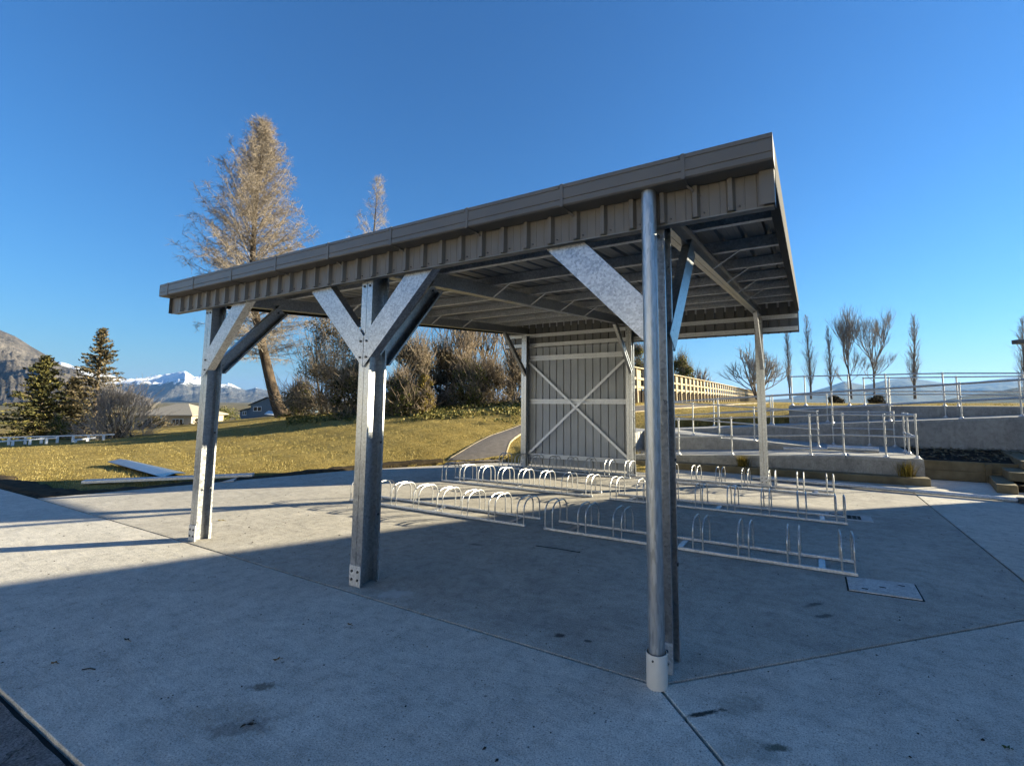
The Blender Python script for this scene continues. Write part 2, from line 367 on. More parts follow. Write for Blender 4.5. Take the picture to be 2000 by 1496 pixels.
# trapezoidal sheet profile
def ribs(x0, x1, pitch=.19, h=.028, top=.024, base=.05, first=None, swage=True):
    first = x0 + pitch * .45 if first is None else first
    P = [(x0, 0)]; x = first
    while x + base / 2 < x1:
        if x - base / 2 > P[-1][0]:
            if swage:
                pan = x - pitch; 
                for dx in (.068, .128):
                    if pan + dx > P[-1][0] and pan + dx + .008 < x - base / 2: P += [(pan + dx, 0), (pan + dx + .004, .0022), (pan + dx + .008, 0)]
            P += [(x - base / 2, 0), (x - top / 2, h), (x + top / 2, h), (x + base / 2, 0)]
        x += pitch
    P.append((x1, 0)); return P
ya, yb = -.10, 6.86
roof = MB().sheet(ribs(XL, XR, first=-3.19), lambda p: (p[0], ya, zr(ya, 2.852) + p[1]), lambda p: (p[0], yb, zr(yb, 2.852) + p[1]))
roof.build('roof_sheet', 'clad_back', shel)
# front fascia cladding, ribs facing out
FY = -.064; RF = 1.485
ff = -3.075 - .0
fas = MB().sheet(ribs(XL - .03, XR + .02, first=RF - 24 * .19 - .0), lambda p: (p[0], FY - p[1], 2.537), lambda p: (p[0], FY - p[1], 2.842))
fas.build('front_fascia_cladding', 'fascia', shel)
MB().sheet([(XL - .03, 0), (XR + .02, 0)], lambda p: (p[0], FY + .004, 2.537), lambda p: (p[0], FY + .004, 2.84)).build('fascia_backing', 'clad_back', shel)
MB().box(XL - .03, XR + .02, FY + .004, FY + .07, 2.5345, 2.5365).box(XL - .03, XR + .02, FY - .004, FY + .0, 2.528, 2.5365).build('fascia_bottom_trim', 'clad_back', shel)
scr = MB(); x = RF - 24 * .19 + .045
while x < XR: 
    if x > XL: scr.tube([(x, FY, 2.562), (x, FY - .007, 2.562)], .0058, 6)
    x += .19
tag(scr.build('fascia_screws', 'bolt', shel), kind='stuff')
# corner trims and barge flashings
MB().box(XR - .045, XR + .028, FY - .034, FY - .031, 2.535, 2.72).box(XR + .0255, XR + .028, FY - .031, FY + .05, 2.535, 2.84).build('corner_trim', 'fascia', shel)
MB().box(XL - .038, XL - .035, FY - .03, FY + .05, 2.535, 2.72).build('corner_trim', 'fascia', shel)
for xx, nm in ((XR + .0285, 1), (XL - .0415, -1)):
    mb = MB(); y0, y1 = -.03, 6.88
    def hx(xa, xb, za, zb):
        mb.hexa([(xa, y0, zr(y0, za)), (xb, y0, zr(y0, za)), (xb, y1, zr(y1, za)), (xa, y1, zr(y1, za)), (xa, y0, zr(y0, zb)), (xb, y0, zr(y0, zb)), (xb, y1, zr(y1, zb)), (xa, y1, zr(y1, zb))])
    hx(xx, xx + .003, 2.66, 2.895); a, b = sorted((xx + .0015, xx - nm * .055)); hx(a, b, 2.6575, 2.6597); a, b = sorted((xx + .0015, xx - nm * .13)); hx(a, b, 2.8955, 2.898)
    mb.build('barge_flashing', 'barge', shel)
# gutter
GY = -.205
gp = [(-.075, 2.842), (-.075, 2.722), (GY + .01, 2.722), (GY, 2.730), (GY, 2.760), (GY + .004, 2.764), (GY, 2.768), (GY, 2.832), (GY + .004, 2.836), (GY, 2.840), (GY, 2.862), (GY + .014, 2.864)]
gut = MB().sheet(gp, lambda p: (-3.315, p[0], p[1] - .012), lambda p: (3.232, p[0], p[1]))
for xe, dz in ((-3.315, -.012), (3.232, 0)):
    gut.prism([(p[0], p[1] + dz) for p in gp[:4]] + [(GY, 2.86 + dz)], xe - .0012, xe + .0012, lambda a, b, z: (z, a, b))
gut.build('gutter', 'gutter', shel)
for k in range(9):
    x = -3.12 if k == 0 else -2.545 + (k - 1) * .7605
    dz = -.012 * (1 - (x + 3.315) / 6.55)
    mb = MB().box(x - .011, x + .011, GY - .004, GY - .001, 2.722 + dz, 2.864 + dz).box(x - .011, x + .011, GY - .004, -.075, 2.7165 + dz, 2.7195 + dz)
    mb.hexa([(x - .009, -.12, 2.7165 + dz), (x + .009, -.12, 2.7165 + dz), (x + .009, -.115, 2.7195 + dz), (x - .009, -.115, 2.7195 + dz), (x - .009 + .06, -.068, 2.66), (x + .009 + .06, -.068, 2.66), (x + .009 + .06, -.066, 2.664), (x - .009 + .06, -.066, 2.664)])
    o = mb.build('gutter_strap', 'gutter', shel); bolt(o, (x - .02, GY, 2.85 + dz)).scale = (.5, .5, .5)
# downpipe
dp = MB(); dp.tube([(2.557, -.128, z) for z in (.06, 1.0, 1.9, 2.60, 2.66)] + [(2.557, -.1285, 2.722)], [.0435] * 5 + [.041], 28)
dpo = dp.build('downpipe', 'galv_pipe', shel, True)
sk = MB(); n = 32; R0, R1 = .0565, .0515
prof = [(R0, .0), (R0, .168), (R0 - .0015, .17), (R1, .17), (R1, .02)]
for r, z in prof:
    for k in range(n): sk.v.append((2.557 + r * math.cos(2 * math.pi * k / n), -.128 + r * math.sin(2 * math.pi * k / n), z))
for i in range(len(prof) - 1):
    for k in range(n): sk.f.append((i * n + k, i * n + (k + 1) % n, (i + 1) * n + (k + 1) % n, (i + 1) * n + k))
so = sk.build('downpipe_socket', 'pvc', shel, True); bolt(so, (2.553, -.128 - R0, .145)).scale = (.55, .55, .55)
# back fascia
BY = W_BACK + .235
MB().sheet(ribs(XL - .03, XR + .02, first=-3.2), lambda p: (p[0], BY + p[1], 2.762), lambda p: (p[0], BY + p[1], 3.385)).build('rear_fascia_cladding', 'clad_back', shel)
for z in (2.80, 3.03):
    mb = MB(); t = .004; a, b = XL, XR
    mb.box(a, b, BY - .006, BY - .002, z, z + .075); mb.box(a, b, BY - .05, BY - .006, z, z + t); mb.box(a, b, BY - .05, BY - .006, z + .075 - t, z + .075); mb.box(a, b, BY - .05, BY - .046, z + t, z + .015); mb.box(a, b, BY - .05, BY - .046, z + .06, z + .075 - t)
    mb.build('rear_girt', 'brace_strap', shel)
# rear wall panel between two back posts, cross braced
PX0, PX1 = XA + .07, XB - .07; PY = W_BACK + .135
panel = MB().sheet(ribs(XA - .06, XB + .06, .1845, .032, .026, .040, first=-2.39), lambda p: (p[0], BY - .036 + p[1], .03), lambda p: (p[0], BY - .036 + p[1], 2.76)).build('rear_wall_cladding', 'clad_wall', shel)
for z, hh in ((.20, .09), (1.44, .11), (2.46, .11)):
    mb = MB(); t = .005; y0, y1 = W_BACK + .135, W_BACK + .19
    mb.box(PX0, PX1, y1 - t, y1, z, z + hh); mb.box(PX0, PX1, y0, y1 - t, z, z + t); mb.box(PX0, PX1, y0, y1 - t, z + hh - t, z + hh); mb.box(PX0, PX1, y0, y0 + t, z + t, z + .024); mb.box(PX0, PX1, y0, y0 + t, z + hh - .024, z + hh - t)
    mb.build('wall_girt', 'brace_strap', shel)
for a, b, yy in (((PX0, 2.42), (PX1, .30), W_BACK + .115), ((PX0, .28), (PX1, 2.44), W_BACK + .105)):
    d = (Vector(b) - Vector(a)).normalized(); q = Vector((-d.y, d.x)) * .026
    A, B = Vector(a), Vector(b)
    MB().prism([tuple(A + q), tuple(A - q), tuple(B - q), tuple(B + q)], yy, yy + .004, lambda x, z, y: (x, y, z)).build('cross_brace', 'brace_strap', shel)

# ================================================================== BIKE RACKS
def hoop_mesh():
    yA, yB, h, r = .0, .37, .315, .13
    pts = [(0, yA, .02), (0, yA, .10), (0, yA, h - r)]
    for k in range(1, 8):
        a = math.pi / 2 * k / 7; pts.append((0, yA + r - r * math.cos(a), h - r + r * math.sin(a)))
    for k in range(0, 8):
        a = math.pi / 2 * k / 7; pts.append((0, yB - r + r * math.sin(a), h - r + r * math.cos(a)))
    pts += [(0, yB, .10), (0, yB, .02)]
    return MB().tube(pts, .0085, 8).mesh('hoop', True)
hm = hoop_mesh(); hm.materials.append(M['hoop_steel'])
rm = MB().box(0, 3.13, -.015, .015, .004, .030).mesh('rail', False, .004); rm.materials.append(M['galv_dull'])
xm = MB().box(-.028, .028, .019, .351, .006, .012).mesh('cross_plate'); xm.materials.append(M['galv_brace'])
racks = [((.51, 2.17), 'bike rack nearest the downpipe, right of the front row of hoops'),
         ((-2.88, 2.15), 'bike rack left of the front row, running behind the middle front post'),
         ((.55, 4.08), 'bike rack right of the middle row, its end beside the drain grate'),
         ((-2.88, 4.12), 'bike rack left of the middle row, sunlit, near the garden path'),
         ((.50, 5.98), 'bike rack right of the rear row, in front of the concrete ramp'),
         ((-2.95, 6.03), 'bike rack left of the rear row, against the corrugated wall panel')]
for (x, y), lab in racks:
    t = thing('bike_rack', lab, 'bike rack', (x, y, 0), rng.uniform(-.006, .006), 'low hooped bike racks under the shelter')
    for yy in (0, .37):
        o = bpy.data.objects.new('rail', rm); COL.objects.link(o); o.parent = t; o.location = (0, yy, 0)
    for xx in (.30, 1.58, 2.86):
        o = bpy.data.objects.new('cross_plate', xm); COL.objects.link(o); o.parent = t; o.location = (xx, 0, 0)
    for k in range(8):
        for dx in (.015, .112):
            o = bpy.data.objects.new('hoop', hm); COL.objects.link(o); o.parent = t; o.location = (k * .4285 + dx, 0, 0)


# ================================================================== TERRAIN
CTRL = []
def c_(px, py, d): p = at(px, py, d); CTRL.append((p[0], p[1], p[2]))
for p in [(-8, 0), (-6.4, 2.6), (-5.7, 4.3), (-4.5, 5.9), (-3.5, 7.0), (-1, 7.1), (.3, 7.2), (-12, 0), (-15, -1), (-20, -4), (0, -10), (10, -8), (12, 4), (-12, -10), (5, 7.7), (9, 8)]: CTRL.append((*p, -.05))
for p in [(900, 870, 11.6), (960, 845, 13.5), (1020, 832, 15.5), (990, 880, 12.2), (1005, 860, 13.5), (1020, 850, 14.5),
          (760, 820, 17), (1000, 795, 19.5), (880, 806, 18.5), (660, 818, 20), (600, 815, 24), (700, 850, 15), (500, 870, 14.5), (800, 850, 13.2), (300, 880, 14), (150, 900, 12.8), (430, 836, 26), (300, 852, 22), (100, 866, 19), (0, 872, 17.5),
          (548, 814, 30), (430, 822, 33), (620, 806, 34), (800, 790, 34), (1250, 784, 22), (1260, 806, 19), (1320, 797, 21.5), (1340, 813, 15.5), (1400, 797, 22), (1420, 806, 17), (1480, 788, 40), (1320, 786, 29), (1400, 784, 43), (1530, 789, 30), (1530, 797, 19),
          (350, 846, 40), (420, 826, 50), (600, 806, 52), (900, 786, 46), (1100, 784, 46), (100, 860, 40), (-300, 860, 30)]: c_(*p)
for p, z in [((-.8, 8.2), .3), ((-.9, 10), .62), ((-.9, 11.5), .9), ((3.5, 13.8), 1.28), ((8, 14), 1.28), ((14, 16), 1.3), ((8, 26), 1.3), ((20, 30), 1.3), ((4, 45), 1.3), ((20, 60), 1.2), ((-4, 60), 1.5), ((-4, 80), 1.3), ((30, 10), .5)]: CTRL.append((*p, z))
CT = np.array(CTRL)
def kern(d2): return np.sqrt(d2 + 4.0)
Kc = kern(((CT[:, None, :2] - CT[None, :, :2]) ** 2).sum(-1))
n = len(CT); Asys = np.zeros((n + 1, n + 1)); Asys[:n, :n] = Kc - np.eye(n) * .6; Asys[:n, n] = Asys[n, :n] = 1
sol = np.linalg.solve(Asys, np.r_[CT[:, 2], 0]); WC, BC = sol[:n], sol[n]
def sstep(a, b, x): t = np.clip((x - a) / (b - a), 0, 1); return t * t * (3 - 2 * t)
def inpoly(x, y, poly):
    ins = np.zeros(x.shape, bool); n = len(poly)
    for i in range(n):
        x0, y0 = poly[i]; x1, y1 = poly[(i + 1) % n]
        c = ((y0 > y) != (y1 > y)) & (x < (x1 - x0) * (y - y0) / ((y1 - y0) if y1 != y0 else 1e-9) + x0); ins ^= c
    return ins
def H(x, y):
    x = np.asarray(x, float); y = np.asarray(y, float); sh = x.shape; xf, yf = x.ravel(), y.ravel()
    z = np.empty(xf.size)
    for i in range(0, xf.size, 20000):
        d2 = (xf[i:i + 20000, None] - CT[None, :, 0]) ** 2 + (yf[i:i + 20000, None] - CT[None, :, 1]) ** 2
        z[i:i + 20000] = kern(d2) @ WC + BC
    r = np.hypot(xf, yf)
    left = sstep(-.35, .25, -(xf * .883 + yf * .469 - 8) / np.maximum(r, 1))     # the land falls away on the left
    far = -1.0 - 3.4 * left
    k = sstep(50, 85, r); z = z * (1 - k) + far * k
    z = z - 9 * sstep(130, 700, r)
    z = np.where(inpoly(xf, yf, PAVE_POLY), -.26, z)
    ramp = (xf > -.75) & (xf < 13) & (yf > 7.6) & (yf < 12.35)
    ramp |= (xf > 2.9) & (xf < 13) & (yf >= 12.3) & (yf < 13.2)
    z = np.where(ramp, np.minimum(z, np.where(yf < 9.2, -.2, .08)), z)
    return z.reshape(sh)
na, radii = 420, [0.0]
r = .5
while r < 42000: radii.append(r); r += max(.22, r * .022) if r < 60 else r * .05
ang = np.linspace(0, 2 * np.pi, na, endpoint=False)
RR, AA = np.meshgrid(np.array(radii[1:]), ang, indexing='ij')
GX = -3 + RR * np.cos(AA); GY_ = 8 + RR * np.sin(AA); GZ = H(GX, GY_)
jit = .02 * np.sin(GX * 3.1 + GY_ * 2.3) * np.sin(GX * 1.7 - GY_ * 2.9); GZ = GZ + np.where(GZ > -.2, jit, 0)
verts = np.stack([GX, GY_, GZ], -1).reshape(-1, 3); nr = len(radii) - 1
i, j = np.meshgrid(np.arange(nr - 1), np.arange(na), indexing='ij'); a = i * na + j; b = i * na + (j + 1) % na
faces = np.stack([a, b, b + na, a + na], -1).reshape(-1, 4)
def np_mesh(name, verts, faces, smooth=False):
    me = bpy.data.meshes.new(name); nv, nf, k = len(verts), len(faces), faces.shape[1]
    me.vertices.add(nv); me.vertices.foreach_set('co', np.asarray(verts, np.float32).ravel())
    me.loops.add(nf * k); me.loops.foreach_set('vertex_index', np.asarray(faces, np.int32).ravel())
    me.polygons.add(nf); me.polygons.foreach_set('loop_start', np.arange(0, nf * k, k, dtype=np.int32)); me.polygons.foreach_set('loop_total', np.full(nf, k, np.int32))
    if smooth: me.polygons.foreach_set('use_smooth', np.ones(nf, bool))
    me.update(calc_edges=True); me.validate(); return me
t = NT('dry_winter_turf'); v = t.coord('Object')
n1 = t.noise(v, .35, 4); n2 = t.noise(v, 4, 6, .7); n3 = t.noise(v, 26, 4, .7)
f = t.math('ADD', t.math('MULTIPLY', n1, .35), t.math('ADD', t.math('MULTIPLY', n2, .4), t.math('MULTIPLY', n3, .35)))
c = t.ramp(f, [(.36, (.085, .062, .020)), (.50, (.23, .165, .046)), (.66, (.33, .25, .082))])
vd = t.n('ShaderNodeVectorMath'); vd.operation = 'LENGTH'; t.l(v, vd.inputs[0])
fields = t.ramp(t.noise(v, .012, 5, .6), [(.38, (.07, .07, .03)), (.5, (.14, .11, .05)), (.62, (.20, .16, .08))])
c = t.mix(t.ramp(t.math('DIVIDE', vd.outputs['Value'], 200), [(.45, g3(0)), (.9, g3(1))]), c, fields)
t.set(c, .95, 0, .1); t.bump(t.math('ADD', n2, n3), .9, .06); M['turf'] = t.m
tag(obj('ground', np_mesh('ground', verts, faces, True), 'turf'), kind='structure')
def Hs(x, y): return float(H(np.array([x]), np.array([y]))[0])

# grass blades as one uncountable mass
def scatter_blades(name, xs, ys, zs, hmin, hmax, wid, mat, lean=.6, per=3):
    N = len(xs) * per; X = np.repeat(xs, per) + rng.normal(0, .02, N); Y = np.repeat(ys, per) + rng.normal(0, .02, N); Z = np.repeat(zs, per)
    a = rng.uniform(0, 2 * np.pi, N); h = rng.uniform(hmin, hmax, N); l = rng.uniform(.1, lean, N) * h; wd = wid * rng.uniform(.6, 1.4, N)
    dx, dy = np.cos(a), np.sin(a); p0 = np.stack([X - dy * wd, Y + dx * wd, Z - .01], -1); p1 = np.stack([X + dy * wd, Y - dx * wd, Z - .01], -1); p2 = np.stack([X + dx * l, Y + dy * l, Z + h], -1)
    V = np.stack([p0, p1, p2], 1).reshape(-1, 3); Fc = np.arange(3 * N).reshape(-1, 3)
    return obj(name, np_mesh(name, V, Fc), mat)
def leaf_mat(name, stops, rough=.7, trans=.15, scale=3.0):
    t = NT(name); v = t.coord('Object'); gi = t.n('ShaderNodeNewGeometry')
    f = t.math('ADD', t.math('MULTIPLY', gi.outputs['Random Per Island'], .6), t.math('MULTIPLY', t.noise(v, scale, 4, .6), .45))
    t.set(t.ramp(f, stops), rough, 0, .25)
    if trans:
        tr = t.n('ShaderNodeBsdfTranslucent'); mx = t.n('ShaderNodeMixShader'); mx.inputs[0].default_value = trans
        t.l(t.b.inputs['Base Color'].links[0].from_socket, tr.inputs[0]); t.l(t.b.outputs[0], mx.inputs[1]); t.l(tr.outputs[0], mx.inputs[2]); t.l(mx.outputs[0], t.out.inputs[0])
    return t.m
M['blade'] = leaf_mat('dry_grass_blades', [(.15, (.09, .095, .025)), (.35, (.19, .15, .04)), (.55, (.30, .225, .068)), (.8, (.45, .37, .16))], .8, .25, 1.2)
N = 120000; rr = 9 + 26 * rng.random(N) ** 1.3; aa = rng.uniform(R(72), R(185), N)
gx = 3.3 + rr * np.cos(aa); gy = -2.7 + rr * np.sin(aa); gz = H(gx, gy)
keep = (gz > -.2) & ~((gx > -.6) & (gy > 6.9) & (gy < 12.4)); gx, gy, gz = gx[keep], gy[keep], gz[keep]
PATH_L = [(-4.35, 5.85), at(872, 892, 11.0), at(900, 870, 11.7), at(930, 856, 12.6), at(960, 845, 13.6), at(1020, 832, 15.6), at(1100, 818, 17.6), at(1180, 805, 19.2), at(1260, 795, 21.0), at(1330, 791, 22.6), at(1420, 788, 26), at(1500, 787, 34)]
PATH_R = [(-3.45, 6.95), at(987, 893, 11.6), at(990, 880, 12.2), at(995, 869, 12.9), at(1005, 860, 13.5), at(1030, 846, 14.8), at(1120, 832, 16.2), at(1200, 817, 17.6), at(1270, 804, 19.2), at(1335, 798, 20.8), at(1420, 794, 24), at(1500, 790, 32)]
PATH_POLY = [tuple(p[:2]) for p in PATH_L] + [tuple(p[:2]) for p in PATH_R[::-1]]
k = ~inpoly(gx, gy, PATH_POLY); gx, gy, gz = gx[k], gy[k], gz[k]
tag(scatter_blades('lawn_grass', gx, gy, gz, .014, .042, .005, 'blade'), 'short dry golden lawn grass beyond the concrete', 'grass', kind='stuff')

M['timber'] = simple('weathered_timber', (.30, .24, .15), (.46, .38, .26), 4, .85, 0, .2, .3, 30, stretch=(1, 1, 1))
# garden path
t = NT('worn_path_asphalt'); v = t.coord('Object'); n2 = t.noise(v, 7, 6, .7); n3 = t.noise(v, 60, 3, .7)
t.set(t.ramp(t.math('ADD', t.math('MULTIPLY', n2, .6), t.math('MULTIPLY', n3, .4)), [(.35, (.09, .078, .07)), (.65, (.17, .15, .135))]), .92, 0, .2); t.bump(n3, .5, .01); M['path'] = t.m
def resample(P, m):
    P = np.array([p[:2] for p in P], float); s = np.r_[0, np.cumsum(np.hypot(*np.diff(P, axis=0).T))]; u = np.linspace(0, s[-1], m)
    return np.stack([np.interp(u, s, P[:, 0]), np.interp(u, s, P[:, 1])], -1)
m = 110; PL, PR = resample(PATH_L, m), resample(PATH_R, m); cols = 7
pv = []
for q in range(cols):
    xy = PL + (PR - PL) * q / (cols - 1); zz = np.maximum(H(xy[:, 0], xy[:, 1]), -.02) + .035 + .015 * math.sin(math.pi * q / (cols - 1)); pv.append(np.c_[xy, zz])
pv = np.stack(pv, 1).reshape(-1, 3); ii, jj = np.meshgrid(np.arange(m - 1), np.arange(cols - 1), indexing='ij'); a = ii * cols + jj
path = obj('garden_path', np_mesh('garden_path', pv, np.stack([a, a + 1, a + cols + 1, a + cols], -1).reshape(-1, 4), True), 'path'); tag(path, kind='structure')
for P, sgn in ((PL, 1), (PR, -1)):
    mb = MB(); d = np.gradient(P, axis=0); d /= np.linalg.norm(d, axis=1)[:, None]; nrm = np.c_[-d[:, 1], d[:, 0]] * sgn; z = np.maximum(H(P[:, 0], P[:, 1]), -.02)
    for q in range(m):
        a0 = P[q] ; a1 = P[q] + nrm[q] * .028; mb.v += [(*a0, z[q] - .05), (*a0, z[q] + .042), (*a1, z[q] + .042), (*a1, z[q] - .05)]
    for q in range(m - 1):
        for e in range(3): mb.f.append((q * 4 + e, q * 4 + e + 1, q * 4 + 5 + e, q * 4 + 4 + e))
    mb.build('path_edging', 'timber', path)

# ================================================================== ACCESS RAMP
M['sleeper'] = simple('treated_sleeper', (.13, .105, .062), (.22, .18, .11), 5, .85, 0, .2, .4, 25)
M['soil'] = simple('bark_mulch', (.012, .01, .008), (.05, .038, .028), 14, .95, 0, .1, .9, 30)
ramp = thing('access_ramp', 'zigzag concrete access ramp rising behind the bike racks', 'ramp')
def deck(x0, x1, y0, y1, z0, z1, zb=-.1, name='ramp_deck'):
    """deck slab with a raised kerb along its front edge and a wall below"""
    MB().hexa([(x0, y0, zb), (x1, y0, zb), (x1, y1, zb), (x0, y1, zb), (x0, y0, z0 - .05), (x1, y0, z1 - .05), (x1, y1, z1 - .05), (x0, y1, z0 - .05)]).build('retaining_wall', 'conc_wall', ramp)
    MB().hexa([(x0 + .004, y0 + .01, z0 - .05), (x1 - .004, y0 + .01, z1 - .05), (x1 - .004, y1 - .005, z1 - .05), (x0 + .004, y1 - .005, z0 - .05), (x0 + .004, y0 + .01, z0), (x1 - .004, y0 + .01, z1), (x1 - .004, y1 - .005, z1), (x0 + .004, y1 - .005, z0)]).build(name, 'conc_deck', ramp)
deck(-.65, 3.90, 8.02, 9.36, .22, .44)
deck(3.902, 5.13, 8.02, 10.78, .44, .44, name='landing')
deck(-.65, 3.898, 9.40, 10.76, .72, .44)
deck(-2.0, -.66, 8.6, 12.1, .70, .70, name='landing')
deck(-.65, 9.4, 10.80, 12.1, .66, 1.30)
deck(2.78, 9.4, 12.15, 13.1, 1.38, 1.38, name='landing')
mb = MB().box(-.6, 5.16, 7.75, 8.0, -.03, .135); mb.build('kerb_sleeper', 'sleeper', ramp, bevel=.012)
def handrail(label, pts, posts, h=.80, rails=(.8, .40), name='handrail', stub=True, group='galvanised handrails along the ramp', r=.018):
    t = thing(name, label, 'handrail', tuple(pts[0]), 0, group); o0 = Vector(pts[0]); P = [Vector(p) - o0 for p in pts]
    for rh in rails: MB().tube([p + Vector((0, 0, rh)) for p in P], r, 10).build('rail', 'rail_steel', t, True)
    for k in posts:
        i = min(int(k), len(P) - 2); p = P[i].lerp(P[i + 1], k - i)
        q = MB().tube([p, p + Vector((0, 0, h))], r * .95, 10).build('post', 'rail_steel', t, True)
        MB().tube([p + Vector((0, 0, 0)), p + Vector((0, 0, .012)), p + Vector((0, 0, .016)), p + Vector((0, 0, .05))], [.062, .062, .038, .026], 10).build('base_flange', 'galv_dull', q, True)
        for rh in rails: MB().tube([p + Vector((0, 0, rh - .03)), p + Vector((0, 0, rh + .028))], r * 1.35, 10).build('fitting', 'galv_dull', q, True)
    return t
def zA(x): return .22 + (.44 - .22) * (x + .65) / 4.55
def zBx(x): return .72 + (.44 - .72) * (x + .65) / 4.55
def zC(x): return .66 + .64 * (x + .65) / 10.05
handrail('handrail on the front kerb of the lowest ramp flight', [(.0, 8.08, zA(0)), (3.3, 8.08, zA(3.3)), (3.88, 8.08, .44), (4.6, 8.08, .44), (5.02, 8.08, .44)], [.19, .54, 1, 2, 2.95])
handrail('short handrail across the end of the lowest landing', [(5.06, 8.12, .44), (5.06, 9.0, .44), (5.06, 9.5, .44)], [0.05, 1, 1.9])
handrail('handrail between the lowest and second ramp flights', [(-.5, 9.43, zBx(-.5)), (3.5, 9.43, zBx(3.5))], [.03, .29, .45, .655, .99])
handrail('handrail at the back of the second flight against the wall', [(3.8, 10.70, .44), (5.05, 10.70, .44)], [0.0, .6, 1])
handrail('long handrail on top of the upper concrete wall', [(-.4, 10.86, zC(-.4)), (6.45, 10.86, zC(6.45)), (9.3, 10.86, 1.30)], [.21, .415, .615, .79, .985, 1.32, 1.9])
handrail('handrail along the back edge of the upper flight', [(.6, 12.04, zC(.6)), (6.3, 12.04, zC(6.3)), (9.3, 12.04, 1.31)], [0.02, .3, .55, .8, 1, 1.5])
handrail('highest handrail on the upper landing, level against the hills', [(2.86, 12.22, 1.38), (6.4, 12.22, 1.38), (9.3, 12.22, 1.30)], [0.005, .10, .40, .64, .98, 1.5, 1.9], .83, (.83, .30))
handrail('far handrail along the back of the upper landing', [(4.7, 13.0, 1.38), (9.3, 13.0, 1.34)], [0, .13, .45, .75, 1], .78, (.78, .40))
# planted bed, board wall and steps at the right
bed = MB(); nx, ny = 40, 14
for j in range(ny + 1):
    for i in range(nx + 1):
        x = 5.15 + 6 * i / nx; y = 8.86 + 1.92 * j / ny; bed.v.append((x, y, .33 + .10 * j / ny + .05 * noise.fractal(Vector((x * 4, y * 4, 3)), 1, 2, 4)))
for j in range(ny):
    for i in range(nx): a = j * (nx + 1) + i; bed.f.append((a, a + 1, a + nx + 2, a + nx + 1))
tag(bed.build('garden_bed', 'soil', None, True), kind='structure')
tw = thing('timber_retaining_wall', 'low board retaining wall in front of the mulch bed', 'wall', (5.14, 8.80, 0))
for k in range(2): MB().box(0, 4, 0, .05, .0 + k * .182, .178 + k * .182).build('board', 'sleeper', tw, bevel=.006)
for x in (1.02, 2.4): MB().box(x, x + .09, -.06, -.002, -.02, .34).build('stake', 'sleeper', tw, bevel=.006)
for i, (x, y, z, lab) in enumerate([(6.12, 7.56, 0, 'bottom timber step beside the board wall'), (6.42, 8.02, .155, 'second timber step above the bottom one, by the board wall'), (6.72, 8.45, .31, 'third timber step, highest by the mulch bed')]):
    d = Vector((.6, -.42, 0))
    s = MB(); 
    s.box(0, 2.2, -.13, .13, 0, .15)
    o = s.build('timber_step', 'sleeper', None, bevel=.012, loc=(x, y, z - .01)); o.rotation_euler = (0, 0, R(80 if i == 0 else 82)); tag(o, lab, 'step', 'timber steps at the right')
    MB().box(.3, 2.15, -1.6, -.135, -.2, .12).build('tread', 'soil', o)

# bare soil strip along the lawn side of the slab
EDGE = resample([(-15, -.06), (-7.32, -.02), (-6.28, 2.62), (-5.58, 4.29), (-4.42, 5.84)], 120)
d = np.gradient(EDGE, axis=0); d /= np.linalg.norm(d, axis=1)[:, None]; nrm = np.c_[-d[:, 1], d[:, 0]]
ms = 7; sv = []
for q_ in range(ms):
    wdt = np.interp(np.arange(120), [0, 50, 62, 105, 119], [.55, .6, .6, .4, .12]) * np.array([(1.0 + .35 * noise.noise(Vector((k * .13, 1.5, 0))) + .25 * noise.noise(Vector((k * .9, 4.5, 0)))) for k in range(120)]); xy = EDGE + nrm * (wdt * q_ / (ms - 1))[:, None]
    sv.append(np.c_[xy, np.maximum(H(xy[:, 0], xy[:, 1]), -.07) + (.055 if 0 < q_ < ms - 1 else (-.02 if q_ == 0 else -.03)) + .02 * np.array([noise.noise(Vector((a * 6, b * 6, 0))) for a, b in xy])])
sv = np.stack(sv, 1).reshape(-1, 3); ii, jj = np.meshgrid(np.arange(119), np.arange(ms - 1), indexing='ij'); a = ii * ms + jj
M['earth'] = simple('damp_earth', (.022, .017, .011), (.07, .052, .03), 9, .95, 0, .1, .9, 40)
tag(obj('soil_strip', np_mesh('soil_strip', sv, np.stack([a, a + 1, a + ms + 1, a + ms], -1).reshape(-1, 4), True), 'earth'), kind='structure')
# things lying about
po = MB().tube([(2.29, 7.08, .035), (4.2, 6.93, .037), (6.05, 6.74, .037)], .032, 12).build('steel_pole', 'galv_dull', None, True); tag(po, 'long galvanised pole lying on the slab in front of the ramp', 'pole')
MB().box(6.0, 6.12, 6.66, 6.80, .0, .075).tube([(6.02, 6.76, .05), (6.2, 6.62, .05)], .02, 8).build('clamp', 'bolt', po, bevel=.01)
pp = MB().tube([(3.62, 9.02, .50), (4.55, 8.98, .50)], .055, 14).build('loose_pipe', 'galv_dull', None, True); tag(pp, 'grey pipe lying on the lowest ramp landing behind the handrail', 'pipe')
MB().tube([(2.75, 9.08, .435), (3.7, 9.02, .47)], .03, 10).build('pipe_tail', 'galv_dull', pp, True)
el = [(7.02, 9.35, .36), (7.02, 9.35, .50), (7.03, 9.33, .56), (7.07, 9.30, .60), (7.14, 9.25, .615), (7.5, 9.0, .615)]
tag(MB().tube(el, .055, 14).build('white_pipe_elbow', 'pvc', None, True), 'white pipe elbow rising from the mulch bed at the right edge', 'pipe')
